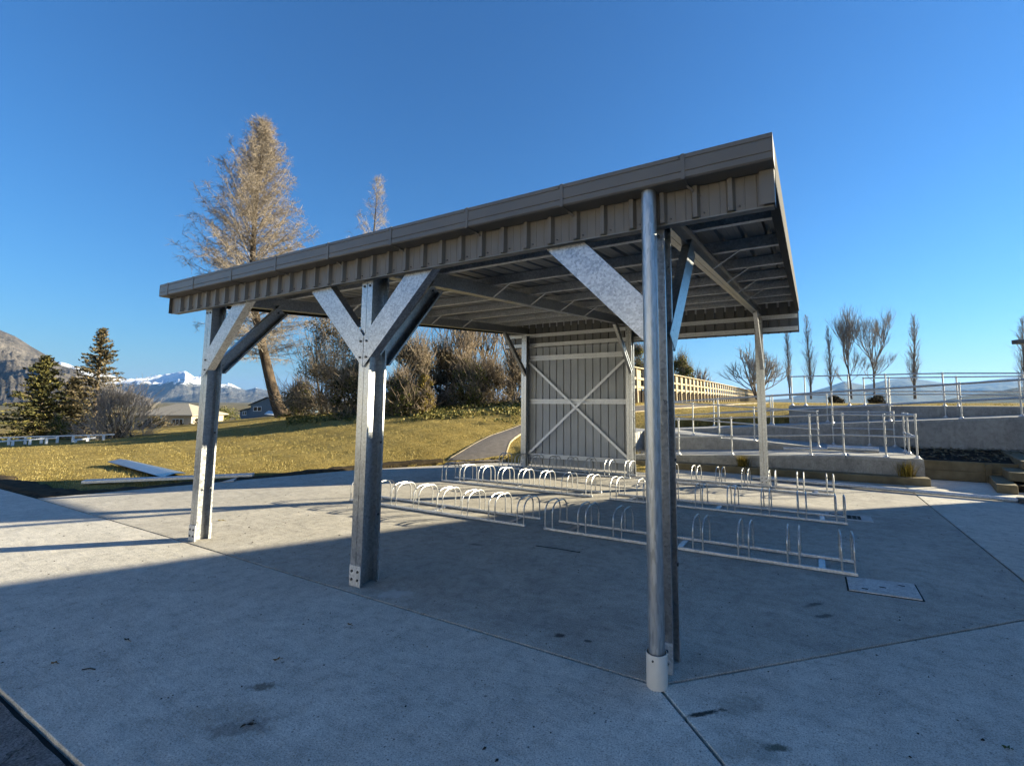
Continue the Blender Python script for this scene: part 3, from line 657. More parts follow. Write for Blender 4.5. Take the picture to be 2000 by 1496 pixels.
# access cover and drain
lid = MB().prism(inset([(3.545, 2.11), (3.545, 1.795), (4.03, 1.83), (4.03, 2.185)], .004), .0005, .010).build('access_cover', 'lid', None); tag(lid, 'concrete access cover let into the slab near the front rack', 'cover')
for x, y in ((3.66, 1.87), (3.79, 1.97), (3.93, 2.08)): MB().box(x - .022, x + .022, y - .010, y + .010, .0102, .0115).build('lifting_hole', 'dark', lid)
fr = MB().prism([(3.535, 2.12), (3.535, 1.785), (4.04, 1.82), (4.04, 2.195)], .0002, .002).build('frame', 'dark', lid)
gr = thing('drain_grate', 'rectangular drain grate at the end of the middle rack', 'drain', (3.45, 4.38, 0))
MB().box(0, .52, 0, .04, .001, .007).box(0, .52, .29, .33, .001, .007).box(0, .04, .04, .29, .001, .007).box(.40, .52, .04, .29, .001, .007).build('frame', 'lid', gr)
MB().box(.04, .40, .04, .29, .0005, .002).build('pit', 'dark', gr)
for k in range(6): MB().box(.06 + k * .058, .075 + k * .058, .04, .29, .002, .005).build('bar', 'bolt', gr)
# sheet metal offcuts on the grass
fo = MB(); A, B = Vector((-11.43, 2.1, .075)), Vector((-7.95, 1.80, .02)); side = Vector((-.05, .42, 0))
fo.add([A, A + side * .55 + Vector((0, 0, .035)), A + side * 1.0 + Vector((0, 0, -.02)), B + side * 1.0 + Vector((0, 0, .02)), B + side * .55 + Vector((0, 0, .04)), B], [(0, 1, 4, 5), (1, 2, 3, 4)])
fo.add([p - Vector((0, 0, .012)) for p in (A, A + side * .55 + Vector((0, 0, .035)), A + side * 1.0 + Vector((0, 0, -.02)), B + side * 1.0 + Vector((0, 0, .02)), B + side * .55 + Vector((0, 0, .04)), B)], [(0, 5, 4, 1), (1, 4, 3, 2)])
tag(fo.build('ridge_flashing', 'galv', None), 'folded metal flashing propped on the grass left of the shelter', 'flashing')
pl = MB(); A, B = Vector((-8.45, .80, .0)), Vector((-6.55, 2.72, .0)); s = Vector((-.09, .09, 0))
pl.hexa([A, B, B + s, A + s, A + Vector((0, 0, .05)), B + Vector((0, 0, .05)), B + s + Vector((0, 0, .06)), A + s + Vector((0, 0, .06))])
tag(pl.build('steel_channel', 'galv_dull', None, bevel=.004), 'long pale steel channel lying on the grass edge', 'channel')
tag(MB().hexa([(-6.34, 2.05, .005), (-6.22, 2.22, .005), (-6.40, 2.36, .005), (-6.47, 2.24, .005), (-6.34, 2.05, .012), (-6.22, 2.22, .03), (-6.40, 2.36, .05), (-6.47, 2.24, .012)]).build('metal_scrap', 'galv_brace', None), 'small bent metal scrap beside the slab edge', 'scrap')
M['leaf_dry'] = simple('dry_leaf', (.12, .06, .018), (.24, .14, .04), 30, .8); M['leaf_dark'] = simple('wet_leaf', (.012, .01, .008), (.03, .024, .016), 30, .6); M['leaf_green'] = simple('green_leaf', (.03, .05, .01), (.06, .09, .02), 30, .7); M['leaf_yel'] = simple('yellow_leaf', (.3, .22, .03), (.42, .32, .05), 30, .7)
def leaf(x, y, sz, rot, mat, lab, asp=.6):
    mb = MB(); n = 9; top = [(0, 0, .012)]
    for k in range(n):
        a = 2 * math.pi * k / n; rr = sz * (.75 + .25 * math.sin(k * 2.3 + x * 9)); top.append((rr * math.cos(a), rr * asp * math.sin(a), .004 + .012 * abs(math.sin(a * 1.5 + x))))
    mb.add(top, [(0, k + 1, (k + 1) % n + 1) for k in range(n)]); mb.add([(p[0], p[1], p[2] - .002) for p in top], [(0, (k + 1) % n + 1, k + 1) for k in range(n)])
    mb.tube([(sz * .7, 0, .006), (sz * 1.25, sz * .15, .003)], .0018, 5)
    o = mb.build('fallen_leaf', mat, None, loc=(x, y, 0)); o.rotation_euler = (0, 0, rot); tag(o, lab, 'leaf', 'leaves on the concrete')
leaf(-.55, -1.56, .022, .4, 'leaf_dry', 'brown dry leaf furthest left on the front slab'); leaf(.54, -.94, .024, 1.2, 'leaf_dry', 'brown dry leaf in the middle of the front slab, above the stain')
leaf(.54, -.46, .022, .2, 'leaf_dry', 'small dry leaf on the front slab near the middle post'); leaf(.97, -1.33, .030, .9, 'leaf_dark', 'dark curled leaf below the stain on the front slab', .28)
leaf(4.03, .14, .020, .3, 'leaf_green', 'small green leaf at the lower right of the slab'); leaf(-3.28, .60, .05, .4, 'leaf_yel', 'yellow leaf in the sun beside the left front post', .4); leaf(-.52, -1.25, .03, .1, 'leaf_dark', 'dark flat leaf on the front slab right of the brown one', .4)
for (x, y, L, a, lab) in [(-.30, -1.49, .07, .6, 'short dark twig on the front slab by the leftmost leaf'), (1.0, 1.61, .50, .05, 'thin dark stick on the slab in front of the near rack')]:
    o = MB().tube([(-L / 2, 0, .004), (0, .006, .006), (L / 2, -.004, .004)], .0035, 5).build('twig', 'leaf_dark', None, loc=(x, y, 0)); o.rotation_euler = (0, 0, a); tag(o, lab, 'twig')
cr = MB()
for _ in range(1500):
    x, y = random.uniform(-4.5, 5.5), random.uniform(-1.7, 6.5); s = random.uniform(.002, .009) * (1.5 if random.random() < .08 else 1); a = random.uniform(0, 6.28)
    ca, sa = math.cos(a) * s, math.sin(a) * s
    cr.add([(x + ca, y + sa, .0005), (x - sa * .6, y + ca * .6, .0005), (x - ca, y - sa, .0005), (x + sa * .6, y - ca * .6, .0005), (x, y, s * .7)], [(0, 1, 4), (1, 2, 4), (2, 3, 4), (3, 0, 4)])
tag(cr.build('grit', 'leaf_dark', None), 'scattered dark grit and crumbs on the concrete', 'grit', kind='stuff')

# ================================================================== TIMBER FENCE on the terrace
tf = thing('timber_fence', 'long pale timber fence with tall posts receding along the terrace', 'fence', (-4, 16, 0))
pm_ = MB().box(-.02, .10, -.065, .065, 0, 1.72).mesh('post', bevel=.01); pm_.materials.append(M['timber'])
bm_ = MB().box(-.075, -.03, .05, .78, .60, 1.66).mesh('board'); bm_.materials.append(M['timber'])
sm_ = MB().box(.0, .07, .066, .26, .55, .62).mesh('block'); sm_.materials.append(M['timber'])
ys = [0.1 + 1.22 * k for k in range(54)]
for k, y in enumerate(ys):
    zb = 1.42 + .05 * math.sin(k * .3) * .2 - .004 * max(0, y - 25)
    if y > 30: zb -= .0
    for nm, me in (('post', pm_), ('board', bm_)):
        o = bpy.data.objects.new(nm, me); COL.objects.link(o); o.parent = tf; o.location = (0, y, zb); 
        if nm == 'post': o.rotation_euler = (R(random.uniform(-1, 1)), R(-2.0), 0)
lb_ = MB().box(-.16, -.12, -.06, 1.15, -.1, .62).mesh('dark_backing'); lb_.materials.append(M['soil'])  # added dark sheet standing in for the shaded void behind the open lower part
for y in ys:
    o = bpy.data.objects.new('dark_backing', lb_); COL.objects.link(o); o.parent = tf; o.location = (0, y, 1.42 - .004 * max(0, y - 25))
for z, x0, x1, hh in ((1.66, -.03, .12, .05), (1.12, -.022, .03, .11), (.70, -.022, .03, .12)):
    MB().hexa([(x0, 0, 1.42 + z), (x1, 0, 1.42 + z), (x1, 25, 1.42 + z), (x0, 25, 1.42 + z), (x0, 0, 1.42 + z + hh), (x1, 0, 1.42 + z + hh), (x1, 25, 1.42 + z + hh), (x0, 25, 1.42 + z + hh)]).hexa([(x0, 25, 1.42 + z), (x1, 25, 1.42 + z), (x1, 66, 1.26 + z), (x0, 66, 1.26 + z), (x0, 25, 1.42 + z + hh), (x1, 25, 1.42 + z + hh), (x1, 66, 1.26 + z + hh), (x0, 66, 1.26 + z + hh)]).build('rail', 'timber', tf)

# ================================================================== WHITE RAILS at the left
M['white'] = simple('white_paint', (.62, .64, .66), (.74, .75, .76), 6, .6)
def white_fence(lab, A, B, n, h):
    A, B = Vector(A), Vector(B); t = thing('white_rail_fence', lab, 'fence', tuple(A), 0, 'low white rails at the lawn edge'); D = B - A; s = Vector((-D.y, D.x, 0)).normalized() * .03
    def bar(z0, z1, k0=0, k1=1):
        a, b = D * k0, D * k1; MB().hexa([a - s + Vector((0, 0, z0)), b - s + Vector((0, 0, z0)), b + s + Vector((0, 0, z0)), a + s + Vector((0, 0, z0)), a - s + Vector((0, 0, z1)), b - s + Vector((0, 0, z1)), b + s + Vector((0, 0, z1)), a + s + Vector((0, 0, z1))]).build('rail', 'white', t)
    bar(h - .045, h)
    for k in range(n):
        p = D * ((k + .3) / n); MB().box(p.x - .035, p.x + .035, p.y - .035, p.y + .035, p.z - .1, p.z + h - .045).build('post', 'white', t)
white_fence('upper white rail along the left edge of the lawn', at(-60, 871, 18.5), at(222, 862, 20), 9, .32)
white_fence('lower white rail sloping away in front of the other at left', at(-60, 879, 17), at(112, 866, 19), 5, .26)
white_fence('short white rail on the ground at the right end of the white fence', at(140, 867, 18.6), at(185, 861, 19.6), 2, .16)

# ================================================================== TREES
def segs(P0, P1, r0, r1, n=3):
    P0 = np.asarray(P0, float); P1 = np.asarray(P1, float); r0 = np.asarray(r0, float); r1 = np.asarray(r1, float)
    d = P1 - P0; L = np.linalg.norm(d, axis=1, keepdims=True); d = d / np.maximum(L, 1e-6)
    ref = np.where(np.abs(d[:, 2:3]) < .9, np.array([[0, 0, 1.]]), np.array([[1., 0, 0]])); u = np.cross(d, ref); u /= np.linalg.norm(u, axis=1, keepdims=True); v = np.cross(d, u)
    V = []
    for P, r in ((P0, r0), (P1, r1)):
        for k in range(n): a = 2 * math.pi * k / n; V.append(P + (u * math.cos(a) + v * math.sin(a)) * r[:, None])
    V = np.stack(V, 1).reshape(-1, 3); m = len(P0); base = np.arange(m)[:, None] * 2 * n
    Fc = np.stack([np.concatenate([base + k, base + (k + 1) % n, base + n + (k + 1) % n, base + n + k], 1) for k in range(n)], 1).reshape(-1, 4)
    return V, Fc
class Seg:
    def __init__(s): s.a = []; s.b = []; s.r = []; s.q = []
    def poly(s, pts, r0, r1):
        n = len(pts) - 1
        for i in range(n): s.a.append(pts[i]); s.b.append(pts[i + 1]); s.r.append(r0 + (r1 - r0) * i / n); s.q.append(r0 + (r1 - r0) * (i + 1) / n)
    def mesh(s, name, n=3):
        V, Fc = segs(s.a, s.b, s.r, s.q, n); return np_mesh(name, V, Fc, n > 3)
def unit(v): v = np.asarray(v, float); return v / max(1e-9, np.linalg.norm(v))
def rv(s=1.0): return rng.normal(0, s, 3)
def curve(p, d, L, n, wob=.1, grav=0.0, up=0.0):
    pts = [np.array(p, float)]; d = unit(d)
    for i in range(n):
        d = unit(d + rv(wob) + np.array([0, 0, -grav + up])); pts.append(pts[-1] + d * L / n)
    return pts, d
def quads(C, size, asp=.5, flat=None, dirs=None):
    C = np.asarray(C, float); N = len(C); a = rng.normal(0, 1, (N, 3)) if dirs is None else np.asarray(dirs) + rng.normal(0, .35, (N, 3)); a /= np.linalg.norm(a, axis=1, keepdims=True)
    b = np.cross(a, rng.normal(0, 1, (N, 3))); b /= np.linalg.norm(b, axis=1, keepdims=True); s = (size * rng.uniform(.6, 1.4, N))[:, None]
    V = np.stack([C - a * s, C + b * s * asp, C + a * s, C - b * s * asp], 1).reshape(-1, 3); return V, np.arange(4 * N).reshape(-1, 4)
def bark(name, c0, c1, sc=5): return simple(name, c0, c1, sc, .9, 0, .1, .5, 20, stretch=(1, 1, .25))
M['bark_dark'] = bark('larch_bark', (.035, .027, .02), (.13, .095, .065)); M['bark_grey'] = bark('grey_bark', (.10, .085, .075), (.2, .17, .15)); M['bark_brown'] = bark('thicket_bark', (.06, .045, .03), (.16, .12, .08))
M['twig_tan'] = simple('larch_twigs', (.15, .125, .10), (.35, .295, .235), .6, .9, 0, .1); M['twig_grey'] = simple('bare_twigs', (.20, .185, .175), (.33, .31, .295), .5, .9, 0, .1); M['twig_pale'] = simple('pale_twigs', (.20, .17, .145), (.40, .35, .30), .7, .9, 0, .1)
M['twig_brown'] = simple('brown_twigs', (.15, .115, .08), (.31, .245, .175), .8, .9, 0, .1)

def tree_obj(name, label, base, trunk, crown, tmat, cmat, tn=8, cn=3, leaves=None, lmat=None, group=None, cat='tree'):
    t = thing(name, label, cat, tuple(base), 0, group)
    def shift(me): me.transform(Matrix.Translation(-Vector(base))); return me
    if trunk is not None: obj('trunk', shift(trunk.mesh('trunk', tn)), tmat, t)
    if crown is not None and crown.a: obj('crown', shift(crown.mesh('crown', cn)), cmat, t)
    if leaves is not None:
        V, Fc = leaves; obj('foliage', shift(np_mesh('foliage', V, Fc)), lmat, t)
    return t

def larch(label, base, height, lean, rmax, clear, nb, ntw, trunk_r, tr_mat='bark_dark', tw='twig_tan', prof=None, group=None):
    base = np.array(base, float); tk = Seg(); cw = Seg(); n = 26; P = []
    for i in range(n + 1):
        f = i / n; P.append(base + np.array([lean[0] * min(1, f / .4) ** .7, lean[1] * min(1, f / .4) ** .7, height * f]) + np.array([math.sin(f * 7) * .12, math.cos(f * 5) * .1, 0]))
    for i in range(n):
        fl = lambda f: trunk_r * ((1 - f) ** .9 + .02) * (1 + .5 * math.exp(-f * 30)); tk.poly([P[i], P[i + 1]], fl(i / n), fl((i + 1) / n))
    for k in range(nb):
        f = clear + (1 - clear) * (k + rng.random()) / nb; i = min(n - 1, int(f * n)); p = P[i] + (P[i + 1] - P[i]) * (f * n - i)
        g = (f - clear) / (1 - clear); L = rmax * (prof(g) if prof else (1 - g) ** .8) * rng.uniform(.62, 1.0) + .25
        a = rng.uniform(0, 2 * math.pi) if k % 3 else (k * 2.4); d = np.array([math.cos(a), math.sin(a), rng.uniform(.05, .55) + g * .9])
        m = 7; pts, dd = curve(p, d, L, m, .09, .05 * (1 - g), .03 + .1 * g); cw.poly(pts, .010 + .026 * L / rmax * trunk_r / .35, .006)
        nt_ = max(4, int(ntw * (.35 + L / rmax)))
        for q in range(nt_):
            u = rng.uniform(.12, 1) * m; j = min(m - 1, int(u)); s = pts[j] + (pts[j + 1] - pts[j]) * (u - j)
            l2 = rng.uniform(.25, .8) * (.55 + .5 * L / rmax) * (1 - .3 * u / m); dr = unit(pts[j + 1] - pts[j]); side = np.cross(dr, [0, 0, 1]) * rng.choice([-1, 1])
            p2, d2 = curve(s, dr * .6 + side * rng.uniform(.4, 1) + rv(.25), l2, 3, .2, .10, .0); cw.poly(p2, .010, .006)
            for w_ in range(4):
                s2 = p2[rng.integers(1, 4)]; p3, _ = curve(s2, d2 * .4 + rv(.55) + np.array([0, 0, rng.uniform(-.5, .35)]), rng.uniform(.15, .45), 2, .2); cw.poly(p3, .008, .005)
    return tree_obj('larch_tree', label, base, tk, cw, tr_mat, tw, 9, 3, group=group)
G = 'bare larches rising behind the shelter'
def prof_big(g): return float(np.interp(g, [0, .1, .25, .4, .66, .82, .93, 1], [.75, .95, 1.12, 1.14, .86, .52, .27, .10]))
b = at(552, 815, 30)
larch('tall bare larch with a leaning trunk, left behind the shelter roof', b, 19.8, (-2.2, -1.17), 4.2, .19, 350, 22, .33, prof=prof_big, group=G)
b = at(722, 806, 36)
larch('slender bare larch standing behind the middle of the roof', (b[0], b[1], b[2] - .3), 19.4, (-.3, .1), 5.2, .2, 120, 11, .20, tw='twig_pale', group=G)
b = at(992, 796, 34)
larch('bare larch of which only the tip shows above the roof', (b[0], b[1], b[2] - .3), 16.0, (.1, .1), 3.2, .2, 60, 7, .20, tw='twig_pale', group=G)

def bare_tree(label, base, height, kind, tr, lv=4, spread=.5, mats=('bark_grey', 'twig_grey'), name='bare_tree', group=None, twig=1.0):
    base = np.array(base, float); tk = Seg(); cw = Seg()
    def grow(p, d, L, r, depth):
        n = 4; pts, dd = curve(p, d, L, n, .07 if depth else .04, 0, .10 if kind != 'round' else .05)
        (tk if depth <= 1 else cw).poly(pts, r, r * .68)
        if depth >= lv:
            for _ in range(int(5 * twig)):
                s = pts[rng.integers(1, n + 1)]; q, _d = curve(s, dd + rv(.4) + np.array([0, 0, .25]), L * rng.uniform(.5, .9), 3, .15, 0, .05); cw.poly(q, max(.010, r * .42), .007)
            return
        kids = rng.integers(3, 5) if depth else rng.integers(4, 6)
        for c_i in range(kids):
            u = rng.uniform(.35, 1.0) if c_i else 1.0; j = min(n - 1, int(u * n)); s = pts[j] + (pts[j + 1] - pts[j]) * (u * n - j)
            ax = unit(np.cross(dd, rv())); sp = spread * rng.uniform(.6, 1.3) * (1 if c_i else .35); nd = unit(dd * math.cos(sp) + ax * math.sin(sp))
            grow(s, nd, L * rng.uniform(.62, .86), r * (.62 if c_i else .72), depth + 1)
    if kind == 'poplar':
        pts, dd = curve(base, (0, 0, 1), height * .97, 12, .010); tk.poly(pts, tr, .02)
        for k in range(int(85 * twig)):
            f = rng.uniform(.12, .97); i = min(11, int(f * 12)); s = pts[i] + (pts[i + 1] - pts[i]) * (f * 12 - i); a = rng.uniform(0, 6.283)
            L = height * .23 * (1 - f) ** .55 * rng.uniform(.6, 1.1) + .35
            q, d2 = curve(s, (math.cos(a) * spread, math.sin(a) * spread, 1), L, 5, .06, 0, .08); cw.poly(q, .03 * (1 - f) + .014, .008)
            for _ in range(5):
                s2 = q[rng.integers(1, 6)]; q2, _d = curve(s2, d2 + rv(.35), L * rng.uniform(.25, .5), 3, .12, 0, .1); cw.poly(q2, .013, .008)
    elif kind == 'spread':
        pts, dd = curve(base, (rng.uniform(-.06, .06), 0, 1), height * .34, 5, .03); tk.poly(pts, tr, tr * .75)
        for c_i in range(5):
            a = c_i * 1.35 + rng.uniform(0, .7); sp = spread * rng.uniform(.45, 1.1); grow(pts[-1 - c_i % 2], (math.cos(a) * sp, math.sin(a) * sp, 1), height * .27, tr * .55, 1)
        for c_i in range(5):
            a = rng.uniform(0, 6.28); s = pts[rng.integers(2, 5)]; grow(s, (math.cos(a), math.sin(a), .55), height * .17, tr * .3, 2)
    else:
        for c_i in range(6):
            a = c_i * 1.05 + rng.uniform(0, .4); grow(base, (math.cos(a) * spread, math.sin(a) * spread, 1), height * .30, tr, 1)
    return tree_obj(name, label, base, tk, cw, mats[0], mats[1], 6, 3, group=group)
GR = 'bare trees in the row behind the ramp'
D = 62
def rowtree(px, pbase, ptop, kind, lab, spread, tr, lv=4, d=D, twig=1.0):
    p = at(px, pbase, d); h = (pbase - ptop) * d / F_PX; p[2] -= .3; bare_tree(lab, p, h + .3, kind, tr, lv, spread, name='poplar_tree' if kind == 'poplar' else 'bare_tree', group=GR, twig=twig)
rowtree(1478, 775, 655, 'round', 'broad bare tree behind the right rear shelter post', .55, .13, 4, 55)
rowtree(1543, 775, 645, 'poplar', 'thin bare poplar just right of the roof corner', .30, .12)
rowtree(1584, 775, 612, 'poplar', 'taller bare poplar second right of the roof corner', .36, .16)
rowtree(1624, 775, 636, 'poplar', 'slim bare poplar left of the two spreading trees', .30, .13)
rowtree(1663, 775, 616, 'spread', 'left one of the two spreading bare trees behind the ramp', .33, .15, 4)
rowtree(1708, 775, 618, 'spread', 'right one of the two spreading bare trees, leaning right', .40, .15, 4)
rowtree(1787, 775, 613, 'poplar', 'dense bare poplar alone right of the spreading trees', .40, .19, 4, D, 1.5)
rowtree(2004, 775, 615, 'poplar', 'bare poplar cut by the right edge of the picture', .40, .19, 4, D, 1.5)

def conifer(label, base, height, rmax, nb, mat, tip=.0, droop=.12, dens=26, size=.09, name='conifer_tree', group=None, bare=0):
    base = np.array(base, float); tk = Seg(); C = []; Dr = []; cw = Seg()
    pts = [base + np.array([0, 0, height * i / 10]) + np.array([math.sin(i) * .03, 0, 0]) for i in range(11)]; tk.poly(pts, height * .022, .01)
    for k in range(nb):
        f = .03 + .95 * (k + rng.random()) / nb; p = base + np.array([0, 0, height * f]); a = k * 2.4 + rng.uniform(-.4, .4)
        L = rmax * ((1 - f) ** .85) * rng.uniform(.6, 1.2) + .06
        q, d = curve(p, (math.cos(a), math.sin(a), .12 + .3 * f), L, 5, .07, droop * (1 - f), .05); cw.poly(q, .02 * (1 - f) + .006, .004)
        m = max(6, int(dens * (L / rmax + .25)))
        for _ in range(m):
            u = rng.uniform(.15, 1) * 5; j = min(4, int(u)); s = q[j] + (q[j + 1] - q[j]) * (u - j); off = rv(.16 * (.35 + L * .25)); off[2] = -abs(off[2]) * .7 + .02
            C.append(s + off); Dr.append(unit(q[j + 1] - q[j]) + rv(.4))
    return tree_obj(name, label, base, tk, cw, 'bark_brown', 'twig_brown', 7, 3, quads(C, size, .38, dirs=Dr), mat, group)
M['needle_olive'] = leaf_mat('olive_needles', [(.2, (.016, .019, .008)), (.5, (.055, .055, .018)), (.8, (.17, .145, .042))], .8, .1, .8)
M['needle_brown'] = leaf_mat('brown_green_needles', [(.2, (.018, .017, .009)), (.5, (.06, .05, .024)), (.8, (.16, .12, .06))], .8, .1, .8)
GC = 'evergreens at the left behind the white rails'
def gz_(p, dz=-.15): return (p[0], p[1], p[2] + dz)
conifer('bushy olive conifer furthest left behind the white rails', gz_(at(74, 856, 24)), 4.5, 1.85, 140, 'needle_olive', dens=70, size=.09, group=GC)
conifer('tall ragged conifer with open tip behind the white rails', gz_(at(180, 858, 25)), 6.3, 1.7, 130, 'needle_brown', dens=62, size=.09, group=GC)
conifer('dark low conifer between the bushy one and the tall one', gz_(at(135, 856, 26)), 3.6, 1.5, 100, 'needle_brown', dens=60, size=.09, group=GC)

def shrub(label, base, rx, rz, nleaf, mat, name='shrub', stems=9, twmat='twig_brown', size=.06, clumps=26, twigs=160, group=None, ry=None, cat='shrub', flat=.35):
    base = np.array(base, float); tk = Seg(); cw = Seg(); ry = ry or rx; C = []
    cl = []
    for _ in range(clumps):
        d = unit(rv()); rr = rng.uniform(.35, .95); zf = rng.uniform(.04, .95); wf = (1 - max(0, zf - .45) / .62) ** .6; cl.append((base + np.array([d[0] * rx * rr * wf, d[1] * ry * rr * wf, rz * zf]), rng.uniform(.16, .34) * min(rx, rz)))
    for _ in range(stems):
        c, s = cl[rng.integers(len(cl))]; st = base + np.array([rng.normal(0, rx * .18), rng.normal(0, ry * .18), -.1]); mid = (st + c) / 2 + rv(.08 * rx); tk.poly([st, mid, c], .012 + .012 * rz, .008)
    for _ in range(twigs):
        c, s = cl[rng.integers(len(cl))]; d = unit(c - base + rv(.5)); q, _d = curve(c + rv(s * .4), d + np.array([0, 0, .4]), rng.uniform(.5, 1.5) * s * 2.1, 3, .2); cw.poly(q, .010, .005)
    per = nleaf // max(1, clumps)
    for c, s in cl:
        o = rng.normal(0, 1, (per, 3)); o /= np.linalg.norm(o, axis=1, keepdims=True); C.append(c + o * (s * rng.uniform(.3, 1.15, (per, 1)) ** .6))
    C = np.concatenate(C); C = C[C[:, 2] > base[2] - .1]
    return tree_obj(name, label, base, tk, cw, 'bark_brown', twmat, 5, 3, quads(C, size, .5) if nleaf else None, mat, group, cat)
M['leaf_brown'] = leaf_mat('brown_thicket_leaves', [(.2, (.05, .042, .024)), (.5, (.145, .118, .07)), (.8, (.30, .24, .15))], .8, .3, .9)
M['leaf_olive'] = leaf_mat('olive_thicket_leaves', [(.2, (.032, .036, .012)), (.5, (.10, .105, .026)), (.8, (.26, .24, .06))], .8, .25, .9)
M['leaf_gold'] = leaf_mat('golden_hedge_leaves', [(.2, (.08, .06, .012)), (.5, (.22, .165, .03)), (.8, (.40, .30, .08))], .8, .2, .9)
GS = 'shrubs in the thicket on the bank'
shrub('bare grey shrub with upright shoots beside the tall conifer', gz_(at(225, 858, 22)), 1.6, 2.2, 0, None, stems=40, twmat='twig_pale', clumps=44, twigs=900, group=GC)
shrub('small yellow green bush in front of the dark conifers', gz_(at(115, 858, 22)), .45, 1.25, 1500, 'leaf_olive', size=.055, group=GC)
for px, py, d, rx, rz, nl, mt, lab in [
    (640, 812, 23, 2.1, 4.5, 9000, 'leaf_brown', 'tall brown conifer-like thicket left of the middle front post'),
    (690, 815, 20, 1.2, 2.1, 5000, 'needle_olive', 'low dark olive bush against the left side of the middle post'),
    (585, 812, 25, 1.0, 1.7, 2600, 'leaf_olive', 'small olive bush at the foot of the leaning larch'),
    (800, 812, 20.5, 1.5, 3.0, 7500, 'leaf_brown', 'brown rounded shrub right of the middle front post'),
    (780, 815, 18.6, .9, 1.55, 3200, 'leaf_olive', 'olive shrub low down right of the middle front post'),
    (828, 812, 18.4, .38, 1.75, 2200, 'leaf_gold', 'narrow golden clipped bush in the middle of the thicket'),
    (868, 806, 21.5, 1.4, 2.9, 9000, 'needle_brown', 'large dark brown shrub behind the golden bush'),
    (920, 802, 21.0, 1.2, 2.1, 5200, 'leaf_olive', 'olive brown shrub right of the golden bush'),
    (965, 800, 21.5, 1.2, 2.0, 2600, 'leaf_brown', 'brown shrub left of the corrugated wall panel'),
    (1010, 797, 20.5, .9, 2.3, 1800, 'leaf_brown', 'pale brown shrub half hidden by the corrugated wall panel'),
    (1246, 784, 26, .8, 2.9, 3000, 'leaf_olive', 'dark evergreen behind the near end of the timber fence'),
    (1330, 786, 36, 1.4, 3.4, 3600, 'leaf_olive', 'olive shrub behind the timber fence right of the downpipe')]:
    shrub(lab, gz_(at(px, py, d)), rx, rz * 1.12, int(nl * 1.15), mt, size=.052 if d < 30 else .09, clumps=60, twigs=1000, group=GS)
bare_tree('grey scrubby tree behind the timber fence, right of the olive shrub', gz_(at(1362, 784, 42)), 4.6, 'round', .09, 3, .45, name='bare_tree', group=GS)
for px, d, top, lab in [(884, 25, 615, 'thin dark trunk in the thicket left of centre, under the roof'), (930, 24, 628, 'crooked brown trunk in the middle of the thicket'), (957, 26, 600, 'straight dark trunk in the thicket near the wall panel'), (905, 22, 660, 'slim pale trunk rising from the thicket'), (1000, 24, 600, 'bare brown trunk just left of the wall panel')]:
    p = at(px, 806, d); bare_tree(lab, gz_(p), (806 - top) * d / F_PX * 1.25, 'spread', .085, 3, .55, ('bark_brown', 'twig_brown'), group='bare saplings in the thicket')
for px, py, d, rx, rz, lab in [(1632, 790, 58, 1.1, 1.1, 'dark round bush left below the spreading trees'), (1715, 790, 58, 1.4, 1.2, 'dark round bush right below the spreading trees')]:
    shrub(lab, gz_(at(px, py, d)), rx, rz, 2500, 'needle_brown', size=.11, twigs=60, group='round bushes beyond the ramp')
for px, py, d, rx, rz, lab in [(1730, 932, 11.0, .17, .26, 'dry tuft of weeds against the low ramp wall by the sleeper end'), (1468, 905, 11.2, .14, .22, 'dry tuft of weeds at the low ramp wall beside the rear post'), (1250, 902, 11.2, .22, .32, 'yellow weed clump at the foot of the corrugated wall end'), (1322, 898, 11.3, .16, .26, 'yellow weed clump just right of the downpipe')]:
    p = at(px, py, d); by = 7.88 if px > 1400 else p[1]; bz = .135 if px > 1400 else .0; N = 110
    an = rng.uniform(0, 6.283, N); rad = np.abs(rng.normal(0, rx * .35, N)); o = scatter_blades('weed_tuft', p[0] + rad * np.cos(an), by + rad * .6 * np.sin(an), np.full(N, bz), rz * .5, rz * 1.25, .006, 'leaf_gold', .75, 3); tag(o, lab, 'plant', 'weed tufts at the ramp wall')
# ivy and leaf litter along the bank
N = 22000; px = rng.uniform(560, 1025, N); u = rng.random(N); dd = 15.5 + 6.5 * u + (1025 - px) * .004
cx_ = np.stack([at(a, 800, b_)[:2] for a, b_ in zip(px, dd)]); zz = H(cx_[:, 0], cx_[:, 1]); dens = rng.random(N) < (.02 + 1.1 * u ** 1.3 + np.array([.9 * noise.noise(Vector((a * .6, b_ * .6, 2.0))) for a, b_ in cx_]) * (u < .8))
ok = ~inpoly(cx_[:, 0], cx_[:, 1], PATH_POLY) & (np.abs(zz) < 3) & dens
Cc = np.c_[cx_, zz + rng.uniform(.02, .16, N)][ok]; V, Fc = quads(Cc, .05, .7)
M['ivy'] = leaf_mat('ivy_leaves', [(.15, (.03, .03, .008)), (.45, (.10, .10, .022)), (.7, (.26, .21, .06)), (.9, (.42, .33, .14))], .7, .2, .8)
tag(obj('ground_cover', np_mesh('ground_cover', V, Fc), 'ivy'), 'low leafy ground cover along the foot of the thicket', 'ground cover', kind='stuff')
mu = MB()
for _ in range(900):
    x, y = random.uniform(5.2, 10), random.uniform(8.9, 10.7); z = .36 + .1 * (y - 8.86) / 1.92; s = random.uniform(.02, .07); a = random.uniform(0, 6.28); c_a, s_a = math.cos(a) * s, math.sin(a) * s
    mu.add([(x + c_a, y + s_a, z + random.uniform(0, .03)), (x - s_a * .4, y + c_a * .4, z + .03), (x - c_a, y - s_a, z + random.uniform(0, .05)), (x + s_a * .4, y - c_a * .4, z + .02)], [(0, 1, 2, 3)])
tag(mu.build('bark_chips', 'sleeper', None), 'bark chips and litter on the mulch bed', 'mulch', kind='stuff')

